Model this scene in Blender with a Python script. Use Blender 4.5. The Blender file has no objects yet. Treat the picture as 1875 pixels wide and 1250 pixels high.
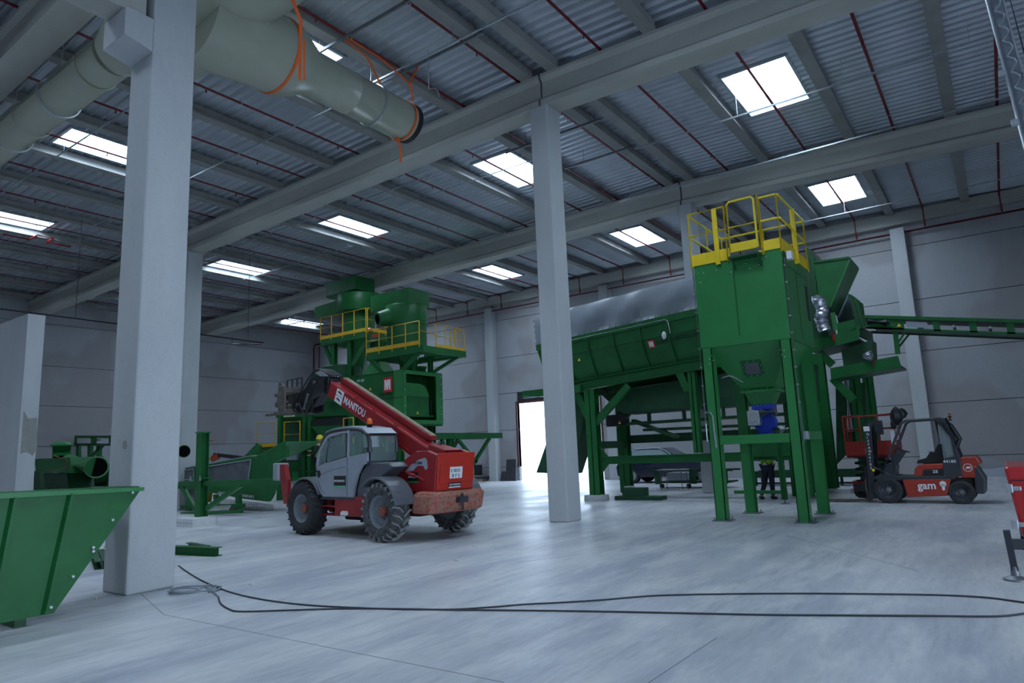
import bpy, bmesh, math, random
from mathutils import Vector, Matrix
random.seed(7)
scn = bpy.context.scene
PI = math.pi
# ---------------------------------------------------------------- camera (solved from the vanishing points), world, exposure
F_PX, PITCH, ROLL, YAW, CAM_Z = 1237.254, .161874, -.0404055, -.6193176, 1.5
def camera_axes():
    cy, sy, cp, sp = math.cos(YAW), math.sin(YAW), math.cos(PITCH), math.sin(PITCH)
    fw = Vector((sy*cp, cy*cp, sp)); r = Vector((cy, -sy, 0)); u = r.cross(fw)
    c, s = math.cos(ROLL), math.sin(ROLL)
    return fw, c*r + s*u, -s*r + c*u
FW, RT, UP = camera_axes()
cam_data = bpy.data.cameras.new('camera'); cam = bpy.data.objects.new('camera', cam_data)
scn.collection.objects.link(cam)
cam_data.sensor_width = 36; cam_data.lens = 36*F_PX/1875; cam_data.clip_end = 400
cam.matrix_world = Matrix(((RT.x, UP.x, -FW.x, 0), (RT.y, UP.y, -FW.y, 0), (RT.z, UP.z, -FW.z, CAM_Z), (0, 0, 0, 1)))
scn.camera = cam
world = bpy.data.worlds.new('overcast_sky'); scn.world = world; world.use_nodes = True
bg = world.node_tree.nodes['Background']; bg.inputs[0].default_value = (.62, .79, 1.0, 1); bg.inputs[1].default_value = 2.4
scn.view_settings.view_transform = 'Standard'; scn.view_settings.look = 'None'
scn.view_settings.exposure = 1.25; scn.view_settings.gamma = 1; scn.view_settings.use_curve_mapping = False
scn.cycles.use_denoising = True
scn.cycles.max_bounces = 6; scn.cycles.diffuse_bounces = 4; scn.cycles.glossy_bounces = 3
scn.cycles.sample_clamp_indirect = 6
SKYLIGHT_STRENGTH = 11.0

def at(x, y, ax, v):
    """survey: the point where the sight line of a photo pixel meets the plane axis ax = v (a wall, a machine's face, the floor)"""
    d = FW + RT*((x-937.5)/F_PX) - UP*((y-625)/F_PX)
    o = Vector((0, 0, CAM_Z)); t = (v-o[ax])/d[ax]
    return o + d*t
def floor_at(x, y, z=0): return at(x, y, 2, z)

# ---------------------------------------------------------------- materials
MATS = {}
def mat(name, col, rough=.5, metal=0, noise=0, nscale=6, bump=0, spec=.5, emit=None, alpha=1, trans=0, stretch=(1, 1, 1), col2=None, coat=0, obj=True):
    if name in MATS: return MATS[name]
    m = bpy.data.materials.new(name); m.use_nodes = True; nt = m.node_tree; b = nt.nodes['Principled BSDF']
    b.inputs['Base Color'].default_value = (*col, 1); b.inputs['Roughness'].default_value = rough
    b.inputs['Metallic'].default_value = metal; b.inputs['Specular IOR Level'].default_value = spec
    b.inputs['Coat Weight'].default_value = coat
    if trans: b.inputs['Transmission Weight'].default_value = trans
    if alpha < 1: b.inputs['Alpha'].default_value = alpha
    if emit: b.inputs['Emission Color'].default_value = (*emit[0], 1); b.inputs['Emission Strength'].default_value = emit[1]
    if noise or bump:
        tc = nt.nodes.new('ShaderNodeTexCoord'); mp = nt.nodes.new('ShaderNodeMapping'); mp.inputs['Scale'].default_value = stretch
        nt.links.new(tc.outputs['Object'], mp.inputs[0])
        n = nt.nodes.new('ShaderNodeTexNoise'); n.inputs['Scale'].default_value = nscale; n.inputs['Detail'].default_value = 8
        n.inputs['Roughness'].default_value = .6; nt.links.new(mp.outputs[0], n.inputs['Vector'])
        if noise:
            r = nt.nodes.new('ShaderNodeValToRGB'); c2 = col2 or tuple(c*(1-noise) for c in col); c1 = col if col2 else tuple(min(1, c*(1+noise*.5)) for c in col)
            r.color_ramp.elements[0].color = (*c2, 1); r.color_ramp.elements[1].color = (*c1, 1)
            r.color_ramp.elements[0].position = .32; r.color_ramp.elements[1].position = .68
            nt.links.new(n.outputs['Fac'], r.inputs[0]); nt.links.new(r.outputs[0], b.inputs['Base Color'])
        if bump:
            bp = nt.nodes.new('ShaderNodeBump'); bp.inputs['Strength'].default_value = bump; bp.inputs['Distance'].default_value = .02
            nt.links.new(n.outputs['Fac'], bp.inputs['Height']); nt.links.new(bp.outputs[0], b.inputs['Normal'])
    MATS[name] = m; return m

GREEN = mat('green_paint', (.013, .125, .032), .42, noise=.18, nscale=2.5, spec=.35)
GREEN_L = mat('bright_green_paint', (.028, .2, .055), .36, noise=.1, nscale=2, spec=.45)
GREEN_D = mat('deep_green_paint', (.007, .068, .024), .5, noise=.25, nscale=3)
YELLOW = mat('yellow_paint', (.85, .62, .02), .4, noise=.08)
YELLOW_F = mat('amber_yellow_paint', (.72, .42, .02), .45, noise=.1)
RED = mat('red_paint', (.3, .014, .018), .38, noise=.2, nscale=3)
RED_B = mat('bright_red_paint', (.5, .028, .014), .35, noise=.1, nscale=4)
RED_PIPE = mat('red_pipe_paint', (.17, .008, .012), .4)
ORANGE = mat('orange_red_paint', (.45, .06, .02), .42, noise=.15, nscale=4)
STRAP = mat('orange_webbing', (.8, .13, .02), .7)
GALV = mat('galvanised_steel', (.5, .54, .58), .38, .75, noise=.15, nscale=12)
STEEL = mat('dull_steel', (.22, .23, .25), .45, .6, noise=.2, nscale=9)
VOID = mat('pipe_shade_black', (.004, .005, .006), 1.0, spec=0)  # flat black discs standing in for the shade inside open pipes
BLACK = mat('black_plastic', (.012, .013, .016), .45)
RUBBER = mat('dusty_rubber', (.035, .037, .042), .85, noise=.5, nscale=14, bump=.2)
DGREY = mat('dark_grey_paint', (.035, .04, .05), .42, noise=.15)
MGREY = mat('mid_grey_plastic', (.1, .11, .13), .45, noise=.15)
LGREY = mat('light_grey_paint', (.3, .33, .38), .38, noise=.06)
WHITE = mat('white_paint', (.75, .77, .8), .5)
DUCT = mat('beige_spiral_duct', (.4, .42, .33), .3, .12, noise=.06, nscale=2)
TARP = mat('grey_tarpaulin', (.23, .26, .3), .42, noise=.08, nscale=1.5, bump=.5)
BLUE = mat('blue_paint', (.008, .04, .42), .35)
NAVY = mat('navy_car_paint', (.01, .014, .04), .2, coat=.5)
DUSTY = mat('dusty_tool_steel', (.12, .105, .09), .75, noise=.6, nscale=9, bump=.4)
CHEVRON_W = mat('white_foam_block', (.62, .64, .66), .7, noise=.1)
BLOCK = mat('light_concrete_block', (.42, .43, .44), .8, noise=.15, nscale=8)
WRAP = mat('crumpled_foil', (.62, .66, .72), .25, .8, bump=.6, nscale=20)
LAMP_ORANGE = mat('amber_lens', (.75, .12, .01), .2, coat=.5)
GLASS = mat('tinted_cab_glass', (.3, .42, .42), .03, trans=.0, alpha=.28, spec=.6)
SKIN = mat('skin', (.45, .25, .17), .6)
HIVIS = mat('hi_vis_fabric', (.35, .75, .06), .7)
NAVY_CLOTH = mat('dark_work_trousers', (.012, .016, .03), .85)
HELMET = mat('yellow_helmet', (.75, .6, .04), .3)
WOOD = mat('raw_board', (.3, .24, .17), .8, noise=.3)
MESHSCREEN = mat('grey_screen_panel', (.1, .11, .13), .6, noise=.3, nscale=3)

def concrete(name, base, dark, scale=1.2, rough=.75, streak=(1, 1, .35), stain=0):
    m = bpy.data.materials.new(name); m.use_nodes = True; nt = m.node_tree; b = nt.nodes['Principled BSDF']; N = nt.nodes.new; K = nt.links.new
    tc = N('ShaderNodeTexCoord'); mp = N('ShaderNodeMapping'); mp.inputs['Scale'].default_value = streak; K(tc.outputs['Object'], mp.inputs[0])
    n1 = N('ShaderNodeTexNoise'); n1.inputs['Scale'].default_value = scale; n1.inputs['Detail'].default_value = 10; n1.inputs['Roughness'].default_value = .65; K(mp.outputs[0], n1.inputs['Vector'])
    n2 = N('ShaderNodeTexNoise'); n2.inputs['Scale'].default_value = scale*22; n2.inputs['Detail'].default_value = 4; K(tc.outputs['Object'], n2.inputs['Vector'])
    r1 = N('ShaderNodeValToRGB'); r1.color_ramp.elements[0].position = .3; r1.color_ramp.elements[1].position = .7
    r1.color_ramp.elements[0].color = (*dark, 1); r1.color_ramp.elements[1].color = (*base, 1); K(n1.outputs['Fac'], r1.inputs[0])
    r2 = N('ShaderNodeValToRGB'); r2.color_ramp.elements[0].position = .25; r2.color_ramp.elements[1].position = .5
    r2.color_ramp.elements[0].color = (.93, .93, .93, 1); r2.color_ramp.elements[1].color = (1, 1, 1, 1); K(n2.outputs['Fac'], r2.inputs[0])
    mx = N('ShaderNodeMix'); mx.data_type = 'RGBA'; mx.blend_type = 'MULTIPLY'; mx.inputs[0].default_value = 1
    K(r1.outputs[0], mx.inputs[6]); K(r2.outputs[0], mx.inputs[7]); last = mx.outputs[2]
    if stain:   # broad brownish curing stains with soft outlines
        n3 = N('ShaderNodeTexNoise'); n3.inputs['Scale'].default_value = .33; n3.inputs['Detail'].default_value = 2; K(tc.outputs['Object'], n3.inputs['Vector'])
        r3 = N('ShaderNodeValToRGB'); r3.color_ramp.elements[0].position = .5; r3.color_ramp.elements[1].position = .56
        r3.color_ramp.elements[0].color = (0, 0, 0, 1); r3.color_ramp.elements[1].color = (stain, stain, stain, 1); K(n3.outputs['Fac'], r3.inputs[0])
        m3 = N('ShaderNodeMix'); m3.data_type = 'RGBA'; K(r3.outputs[0], m3.inputs[0]); K(last, m3.inputs[6]); m3.inputs[7].default_value = (.27, .24, .23, 1); last = m3.outputs[2]
    K(last, b.inputs['Base Color']); b.inputs['Roughness'].default_value = rough
    bp = N('ShaderNodeBump'); bp.inputs['Strength'].default_value = .12; bp.inputs['Distance'].default_value = .01; K(n2.outputs['Fac'], bp.inputs['Height']); K(bp.outputs[0], b.inputs['Normal'])
    MATS[name] = m; return m
CONC = concrete('precast_concrete', (.43, .45, .46), (.34, .36, .37))
CONC_COL = concrete('column_concrete', (.5, .52, .53), (.42, .44, .46))
CONC_WALL = concrete('wall_panel_concrete', (.4, .41, .43), (.35, .36, .385), .5, stain=.45)
CONC_GIRDER = concrete('girder_concrete', (.47, .47, .43), (.36, .365, .33), 1.0, streak=(.3, 1, 1.5))
CONC_PURLIN = concrete('purlin_concrete', (.3, .3, .29), (.22, .22, .21), 1.5)

def floor_material():
    m = bpy.data.materials.new('polished_dusty_floor'); m.use_nodes = True; nt = m.node_tree; b = nt.nodes['Principled BSDF']; N = nt.nodes.new; K = nt.links.new
    tc = N('ShaderNodeTexCoord')
    def noise(scale, detail, stretch=(1, 1, 1), rot=0, dist=0, rough=.6):
        mp = N('ShaderNodeMapping'); mp.inputs['Scale'].default_value = stretch; mp.inputs['Rotation'].default_value = (0, 0, rot); K(tc.outputs['Object'], mp.inputs[0])
        n = N('ShaderNodeTexNoise'); n.inputs['Scale'].default_value = scale; n.inputs['Detail'].default_value = detail; n.inputs['Distortion'].default_value = dist; n.inputs['Roughness'].default_value = rough
        K(mp.outputs[0], n.inputs['Vector']); return n.outputs['Fac']
    def ramp(src, p0, p1, c0, c1):
        r = N('ShaderNodeValToRGB'); r.color_ramp.elements[0].position = p0; r.color_ramp.elements[1].position = p1
        r.color_ramp.elements[0].color = (*c0, 1); r.color_ramp.elements[1].color = (*c1, 1); K(src, r.inputs[0]); return r.outputs[0]
    def mix(f, a, bb, mode='MIX'):
        x = N('ShaderNodeMix'); x.data_type = 'RGBA'; x.blend_type = mode
        if isinstance(f, float): x.inputs[0].default_value = f
        else: K(f, x.inputs[0])
        K(a, x.inputs[6]) if not isinstance(a, tuple) else setattr(x.inputs[6], 'default_value', (*a, 1))
        K(bb, x.inputs[7]) if not isinstance(bb, tuple) else setattr(x.inputs[7], 'default_value', (*bb, 1))
        return x.outputs[2]
    big = noise(.22, 5, (1, 1.8, 1), .5, 0)
    base = ramp(big, .25, .75, (.54, .555, .6), (.7, .705, .7))
    st1 = noise(1.1, 8, (1, .2, 1), .62, 0, .62)
    base = mix(ramp(st1, .42, .64, (0, 0, 0), (.7, .7, .7)), base, (.33, .36, .45))
    zone = ramp(noise(.42, 3, (1, 1.3, 1), 1.1, 0), .3, .8, (0, 0, 0), (1, 1, 1))
    s2 = ramp(noise(6, 9, (1, .11, 1), .75, 0, .7), .47, .64, (0, 0, 0), (.85, .85, .85))
    base = mix(mix(1.0, s2, zone, 'MULTIPLY'), base, (.27, .285, .345))
    zone2 = ramp(noise(.6, 3, (1, 1, 1), 2.2, 0), .35, .8, (0, 0, 0), (1, 1, 1))
    s3 = ramp(noise(10, 8, (1, .09, 1), .1, 0, .7), .49, .64, (0, 0, 0), (.6, .6, .6))
    base = mix(mix(1.0, s3, zone2, 'MULTIPLY'), base, (.3, .31, .36))
    dust = ramp(noise(2.4, 10, (1, .35, 1), .9, 0), .49, .64, (0, 0, 0), (.6, .6, .6))
    base = mix(dust, base, (.74, .74, .73))
    fine = ramp(noise(22, 6, (1, .2, 1), .55, 0, .75), .4, .7, (.9, .905, .92), (1.05, 1.05, 1.04))
    base = mix(1.0, base, fine, 'MULTIPLY')
    K(base, b.inputs['Base Color'])
    K(ramp(noise(.8, 7, (1, .5, 1), .5, 0), .35, .65, (.3,)*3, (.46,)*3), b.inputs['Roughness'])
    b.inputs['Specular IOR Level'].default_value = .45
    bp = N('ShaderNodeBump'); bp.inputs['Strength'].default_value = .06; bp.inputs['Distance'].default_value = .01
    K(noise(5, 8, (1, .4, 1), .6), bp.inputs['Height']); K(bp.outputs[0], b.inputs['Normal'])
    return m
FLOOR = floor_material()
DECK = mat('galvanised_roof_deck', (.46, .5, .55), .34, .5, noise=.12, nscale=.8)

# ---------------------------------------------------------------- mesh helpers
V = Vector
def frame(d, up=None):
    """two unit vectors square to d"""
    d = V(d).normalized(); up = V(up) if up else V((0, 0, 1))
    if abs(d.dot(up)) > .995: up = V((1, 0, 0)) if abs(d.x) < .9 else V((0, 1, 0))
    s = d.cross(up).normalized(); return s, s.cross(d).normalized()
class MB:
    def __init__(self): self.bm = bmesh.new(); self.mats = []; self.mi = 0
    def m(self, material):
        if material not in self.mats: self.mats.append(material)
        self.mi = self.mats.index(material); return self
    def face(self, pts):
        f = self.bm.faces.new([self.bm.verts.new(V(p)) for p in pts]); f.material_index = self.mi; return f
    def solid(self, a, b, smooth=False):
        """loft between two closed rings of equal length, capped"""
        A = [self.bm.verts.new(V(p)) for p in a]; B = [self.bm.verts.new(V(p)) for p in b]; n = len(A); fs = []
        for i in range(n):
            f = self.bm.faces.new((A[i], A[(i+1) % n], B[(i+1) % n], B[i])); f.smooth = smooth; fs.append(f)
        fs += [self.bm.faces.new(A[::-1]), self.bm.faces.new(B)]
        for f in fs: f.material_index = self.mi
        return self
    def box(self, x0, x1, y0, y1, z0, z1):
        return self.solid([(x0, y0, z0), (x1, y0, z0), (x1, y1, z0), (x0, y1, z0)], [(x0, y0, z1), (x1, y0, z1), (x1, y1, z1), (x0, y1, z1)])
    def bar(self, p, q, w, h=None, up=None):
        p, q = V(p), V(q); h = h or w; s, u = frame(q-p, up); s = s*(w/2); u = u*(h/2)
        r = [-s-u, s-u, s+u, -s+u]; return self.solid([p+k for k in r], [q+k for k in r])
    def hbar(self, p, q, w, h, t=.012, up=None):
        """rolled H section: web and two flanges"""
        p, q = V(p), V(q); s, u = frame(q-p, up)
        self.bar(p, q, t, h, up)
        for k in (-1, 1):
            o = u*(k*(h-t)/2); self.bar(p+o, q+o, w, t, up)
        return self
    def cbar(self, p, q, w, h, t=.01, up=None, side=1):
        p, q = V(p), V(q); s, u = frame(q-p, up); o = s*(side*w/2)
        self.bar(p+o, q+o, t, h, up)
        for k in (-1, 1):
            o = u*(k*(h-t)/2); self.bar(p+o, q+o, w, t, up)
        return self
    def tube(self, pts, r, n=8, closed=False, cap=True):
        pts = [V(p) for p in pts]; rings = []; m = len(pts); prev = None
        rs = r if isinstance(r, (list, tuple)) else [r]*m
        for i, p in enumerate(pts):
            if closed: d = pts[(i+1) % m]-pts[i-1]
            else: d = pts[min(i+1, m-1)]-pts[max(i-1, 0)]
            if prev is None: s, u = frame(d)
            else:
                d = d.normalized(); s = (prev - d*prev.dot(d)); s = s.normalized() if s.length > 1e-6 else frame(d)[0]; u = d.cross(s)
            prev = s
            rings.append([self.bm.verts.new(p+(s*math.cos(a)+u*math.sin(a))*rs[i]) for a in (2*PI*k/n for k in range(n))])
        for i in range(m if closed else m-1):
            A, B = rings[i], rings[(i+1) % m]
            for k in range(n):
                f = self.bm.faces.new((A[k], A[(k+1) % n], B[(k+1) % n], B[k])); f.smooth = True; f.material_index = self.mi
        if cap and not closed:
            for R in (rings[0][::-1], rings[-1]): self.bm.faces.new(R).material_index = self.mi
        return self
    def cyl(self, p, q, r, r2=None, n=20, cap=True): return self.tube([p, q], [r, r if r2 is None else r2], n, cap=cap)
    def ring(self, c, axis, r0, r1, w, n=24):
        """a washer: inner radius r0, outer r1, width w along the axis"""
        c = V(c); a = V(axis).normalized(); s, u = frame(a); L = []
        for rr, o in ((r0, -w/2), (r1, -w/2), (r1, w/2), (r0, w/2)):
            L.append([self.bm.verts.new(c+a*o+(s*math.cos(t)+u*math.sin(t))*rr) for t in (2*PI*k/n for k in range(n))])
        for j in range(4):
            A, B = L[j], L[(j+1) % 4]
            for k in range(n):
                f = self.bm.faces.new((A[k], A[(k+1) % n], B[(k+1) % n], B[k])); f.material_index = self.mi; f.smooth = j in (1, 3)
        return self
    def lathe(self, c, axis, prof, n=24, cap=True):
        """profile of (radius, offset along axis)"""
        c = V(c); a = V(axis).normalized(); s, u = frame(a); L = []
        for rr, o in prof: L.append([self.bm.verts.new(c+a*o+(s*math.cos(t)+u*math.sin(t))*max(rr, 1e-4)) for t in (2*PI*k/n for k in range(n))])
        for A, B in zip(L, L[1:]):
            for k in range(n):
                f = self.bm.faces.new((A[k], A[(k+1) % n], B[(k+1) % n], B[k])); f.smooth = True; f.material_index = self.mi
        if cap:
            for R in (L[0][::-1], L[-1]): self.bm.faces.new(R).material_index = self.mi
        return self
    def prism(self, pts, ax, a, b):
        """outline in the two axes other than ax (in order), run from a to b along ax"""
        def P(u, v, w):
            l = [u, v]; l.insert(ax, w); return tuple(l)
        return self.solid([P(u, v, a) for u, v in pts], [P(u, v, b) for u, v in pts])
    def slab(self, pts, off):
        """closed 3-D outline thickened by the vector off"""
        off = V(off); return self.solid([V(p) for p in pts], [V(p)+off for p in pts])
    def blob(self, c, rx, ry, rz, n=10, jitter=0):
        c = V(c); L = []; m = max(4, n//2+1)
        for i in range(m):
            ph = -PI/2+PI*(i+.0)/(m-1) if 0 < i < m-1 else (-PI/2+.05 if i == 0 else PI/2-.05)
            L.append([self.bm.verts.new(c+V((rx*math.cos(ph)*math.cos(t), ry*math.cos(ph)*math.sin(t), rz*math.sin(ph)))*(1+random.uniform(-jitter, jitter))) for t in (2*PI*k/n for k in range(n))])
        for A, B in zip(L, L[1:]):
            for k in range(n):
                f = self.bm.faces.new((A[k], A[(k+1) % n], B[(k+1) % n], B[k])); f.smooth = True; f.material_index = self.mi
        for R in (L[0][::-1], L[-1]): self.bm.faces.new(R).material_index = self.mi
        return self
    def build(self, name, material=None, parent=None, bevel=0, fix=True, mw=None):
        if fix: bmesh.ops.recalc_face_normals(self.bm, faces=self.bm.faces[:])
        me = bpy.data.meshes.new(name); self.bm.to_mesh(me); self.bm.free()
        if any(p.use_smooth for p in me.polygons): me.set_sharp_from_angle(angle=.7)
        for mm in (self.mats or [material]): me.materials.append(mm)
        o = bpy.data.objects.new(name, me); scn.collection.objects.link(o)
        if parent: o.parent = parent
        if bevel:
            bv = o.modifiers.new('bevel', 'BEVEL'); bv.width = bevel; bv.segments = 2; bv.limit_method = 'ANGLE'; bv.angle_limit = .6
        return o
def tag(o, label=None, cat=None, group=None, kind=None):
    for k, v in (('label', label), ('category', cat), ('group', group), ('kind', kind)):
        if v: o[k] = v
    return o
def empty(name, loc=(0, 0, 0), rz=0, label=None, cat=None, group=None, scale=1):
    """a thing's root; parts keep world coordinates through origin_parts() unless the thing has a frame of its own"""
    o = bpy.data.objects.new(name, None); scn.collection.objects.link(o); o.location = loc; o.rotation_euler = (0, 0, rz); o.scale = (scale,)*3
    o.empty_display_size = .2; return tag(o, label, cat, group)
def world_parts(root):
    """parts of this thing were modelled in world coordinates: shift them into the root's frame"""
    off = root.location.copy()
    for c in root.children: c.location = c.location - off
def copy_tree(o, parent=None):
    c = o.copy(); scn.collection.objects.link(c)
    if parent: c.parent = parent
    for ch in list(o.children): copy_tree(ch, c)
    return c
def text(s, origin, xdir, ydir, size, material, parent, name='lettering', ext=.003, align='LEFT', bold=0, sx=1):
    """lettering lying in the plane xdir, ydir"""
    cu = bpy.data.curves.new(name, 'FONT'); cu.body = s; cu.size = size; cu.extrude = ext; cu.align_x = align; cu.offset = bold*size
    cu.resolution_u = 2; cu.materials.append(material)
    t = bpy.data.objects.new(name, cu); scn.collection.objects.link(t)
    dg = bpy.context.evaluated_depsgraph_get(); me = bpy.data.meshes.new_from_object(t.evaluated_get(dg)); bpy.data.objects.remove(t)
    if not me.materials: me.materials.append(material)
    o = bpy.data.objects.new(name, me); scn.collection.objects.link(o)
    x = V(xdir).normalized(); y = V(ydir); y = (y-x*y.dot(x)).normalized(); z = x.cross(y); p = V(origin)
    o.matrix_local = Matrix(((x.x*sx, y.x, z.x, p.x), (x.y*sx, y.y, z.y, p.y), (x.z*sx, y.z, z.z, p.z), (0, 0, 0, 1)))
    if parent: o.parent = parent
    return o
def bez(pts, n=8):
    """smooth curve through points (Catmull-Rom)"""
    P = [V(p) for p in pts]; P = [P[0]*2-P[1]]+P+[P[-1]*2-P[-2]]; out = []
    for i in range(1, len(P)-2):
        for k in range(n):
            t = k/n; a, b, c, d = P[i-1:i+3]
            out.append(.5*((2*b)+(c-a)*t+(2*a-5*b+4*c-d)*t*t+(3*b-a-3*c+d)*t**3))
    return out+[P[-2]]
def struct(name, mb, material, label=None, bevel=0):
    o = mb.build(name, material, bevel=bevel); tag(o, label, kind='structure'); return o

# ================================================================= THE BUILDING
XL, YB, YF, XR = -38.0, 29.7, -9.0, 10.2      # left wall, back wall, front edge, right edge of the roof
RIDGE = -7.8
def zr(x): return 10.22-(.018*(RIDGE-x) if x < RIDGE else .033*(x-RIDGE))   # underside of the purlins
struct('floor', MB().m(FLOOR).box(-60, 60, -60, 60, -.3, 0), FLOOR, 'pale dusty polished concrete floor of the hall')
# saw cuts across the slab
CUT = mat('saw_cut', (.16, .165, .18), .9)
mb = MB().m(CUT)
for a, b in (((300, 1125), (923, 1249)), ((1439, 980), (1681, 1045)), ((1313, 1167), (1187, 1250)), ((945, 1030), (1060, 1015)), ((120, 960), (300, 1125))):
    p, q = floor_at(*a), floor_at(*b); p.z = q.z = .0005; mb.bar(p, q, .006, .001)
struct('trim_2', mb, CUT, 'thin saw cuts in the floor slab')
# roof deck: trapezoidal sheets with ribs running along X, left open over the skylights
SKY_X = [(-4.55, -3.0), (-12.4, -10.93), (-19.85, -18.6), (-27.4, -26.2), (-35.2, -34.0)]
SKY_Y = [(-2.2, .25), (6.8, 9.3), (15.6, 18.1), (24.7, 27.3)]
PIT = .26
def deck():
    mb = MB().m(DECK); xs = sorted({XL, RIDGE, XR} | {v for p in SKY_X for v in p})
    prof = []; y = YF; k = 0
    while y < YB:
        prof += [(y, 0), (y+.07, .055), (y+.19, .055), (y+.235, 0)]; y += PIT
    prof.append((YB, 0))
    for x0, x1 in zip(xs, xs[1:]):
        hole = any(abs(x0-a) < 1e-6 for a, b in SKY_X)
        run = []
        def flush():
            if len(run) > 1:
                A = [mb.bm.verts.new((x0, yy, zr(x0)+.245+dz)) for yy, dz in run]; B = [mb.bm.verts.new((x1, yy, zr(x1)+.245+dz)) for yy, dz in run]
                for i in range(len(run)-1): mb.bm.faces.new((A[i], A[i+1], B[i+1], B[i]))
            run.clear()
        for yy, dz in prof:
            if hole and any(a < yy < b for a, b in SKY_Y): flush()
            else: run.append((yy, dz))
        flush()
    # roof build-up above the sheet keeps daylight out everywhere but at the skylights
    for x0, x1 in zip(xs, xs[1:]):
        hole = any(abs(x0-a) < 1e-6 for a, b in SKY_X); ys = [YF]+([v for p in SKY_Y for v in p] if hole else [])+[YB+.3]
        for y0, y1 in zip(ys[::2], ys[1::2]):
            mb.solid([(x0, y0, zr(x0)+.31), (x1, y0, zr(x1)+.31), (x1, y1, zr(x1)+.31), (x0, y1, zr(x0)+.31)], [(x0, y0, zr(x0)+.5), (x1, y0, zr(x1)+.5), (x1, y1, zr(x1)+.5), (x0, y1, zr(x0)+.5)])
    return mb
struct('ceiling', deck(), DECK, 'ribbed galvanised steel roof deck over the hall')
PANE = mat('opal_skylight_pane', (.9, .95, 1), .5, emit=((.68, .83, 1.0), SKYLIGHT_STRENGTH))
CURB = mat('white_skylight_curb', (.3, .36, .4), .5)
n = 0
for (y0, y1) in SKY_Y:
    for (x0, x1) in SKY_X:
        n += 1; z0 = zr((x0+x1)/2)+.22; z1 = z0+.5; t = .04
        mb = MB().m(CURB)
        i = .03; mb.box(x0-t, x0+i, y0-t, y1+t, z0, z1); mb.box(x1-i, x1+t, y0-t, y1+t, z0, z1); mb.box(x0+i, x1-i, y0-t, y0+i, z0, z1); mb.box(x0+i, x1-i, y1-i, y1+t, z0, z1)
        w = mb.build(f'window_{n}', CURB); tag(w, kind='structure')
        MB().m(PANE).box(x0+.03, x1-.03, y0+.03, y1-.03, z1-.03, z1).build('pane', PANE, w)
        fr = MB().m(GALV); fr.box((x0+x1)/2-.01, (x0+x1)/2+.01, y0, y1, z1-.05, z1-.03)
        for yy in (y1-.5,):
            for k in range(5): fr.box(x0+.2+k*.28, x0+.22+k*.28, y1-.012, y1, z0+.2, z0+.23)
        fr.build('glazing_bar', GALV, w)
# walls of stacked precast panels with open joints
JOINTS = [0, .72, 2.67, 4.65, 6.63, 8.74, 10.9]
def panel_wall(name, horizontal_axis, fixed, spans, thick, label, doors=()):
    mb = MB().m(CONC_WALL); g = .012
    for a, b in spans:
        for z0, z1 in zip(JOINTS, JOINTS[1:]):
            segs = [(a+g, b-g)]
            for d0, d1, dz in doors:
                ns = []
                for s0, s1 in segs:
                    if d1 <= s0 or d0 >= s1 or z0 >= dz-.01: ns.append((s0, s1)); continue
                    if s0 < d0: ns.append((s0, d0))
                    if d1 < s1: ns.append((d1, s1))
                segs = ns
            for s0, s1 in segs:
                if horizontal_axis == 0: mb.box(s0, s1, fixed, fixed+thick, z0+g, z1-g)
                else: mb.box(fixed-thick, fixed, s0, s1, z0+g, z1-g)
    backing = MAT_JOINT
    mb.m(backing)
    for a, b in spans:
        if horizontal_axis == 0:
            lo = a; 
            for d0, d1, dz in sorted(d for d in doors if a < d[0] < b): mb.box(lo, d0, fixed+.06, fixed+.1, 0, 10.9); mb.box(d0, d1, fixed+.06, fixed+.1, dz, 10.9); lo = d1
            mb.box(lo, b, fixed+.06, fixed+.1, 0, 10.9)
        else: mb.box(fixed-.1, fixed-.06, a, b, 0, 10.9)
    return struct(name, mb, CONC_WALL, label)
MAT_JOINT = mat('dark_joint', (.03, .035, .04), .9)
DOOR = (-21.0, -16.0, 4.05)
panel_wall('wall_back', 0, YB, [(XL-.3, -22.4), (-22.4, -15.2), (-15.2, -2.25), (-2.25, 7.8), (7.8, XR)], .2, 'concrete panel back wall with the open doorway', [DOOR])
panel_wall('wall_left', 1, XL, [(YF, 4.2), (4.2, 12.7), (12.7, 21.2), (21.2, YB)], .2, 'concrete panel wall at the far left end')
struct('wall_front', MB().m(CONC_WALL).box(XL, XR, YF-.2, YF, 0, 10.9), CONC_WALL, 'plain wall behind the viewer')
struct('wall_right', MB().m(CONC_WALL).box(XR, XR+.2, 16, YB, 0, 10.9).box(XR, XR+.2, YF, 16, 5.5, 10.9).box(XR, XR+.2, YF, -6, 0, 5.5).box(XR, XR+.2, 10, 16, 0, 5.5), CONC_WALL, 'unseen side wall with an opening sized to let in daylight')  # out of view; opening sized for the daylight it throws in from the right
# door frame (dark red steel) of the open gateway in the back wall
BROWN = mat('dark_red_door_frame', (.1, .03, .028), .5)
mb = MB().m(BROWN)
for x in (DOOR[0]-.1, DOOR[1]): mb.box(x, x+.1, YB-.03, YB+.2, .72, DOOR[2])
mb.box(DOOR[0]-.1, DOOR[1]+.1, YB-.03, YB+.2, DOOR[2], DOOR[2]+.1)
struct('door_1', mb, BROWN, 'dark red frame of the open gateway in the back wall')
# pilasters standing proud of the back wall and the left wall
for i, x in enumerate((-32.4, -22.35, -15.1, -2.25, 7.8)):
    struct('column', MB().m(CONC_COL).box(x-.38, x+.1, YB-.42, YB, 0, 9.45).box(x-.38, x+.1, YB-.42, YB, 9.45, 9.46), CONC_COL, ['concrete pilaster near the far corner', 'concrete pilaster beside the bright doorway', 'concrete pilaster hidden behind the long drum machine', 'concrete pilaster behind the forklift', 'concrete pilaster at the right end of the back wall'][i], bevel=.02)
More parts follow.
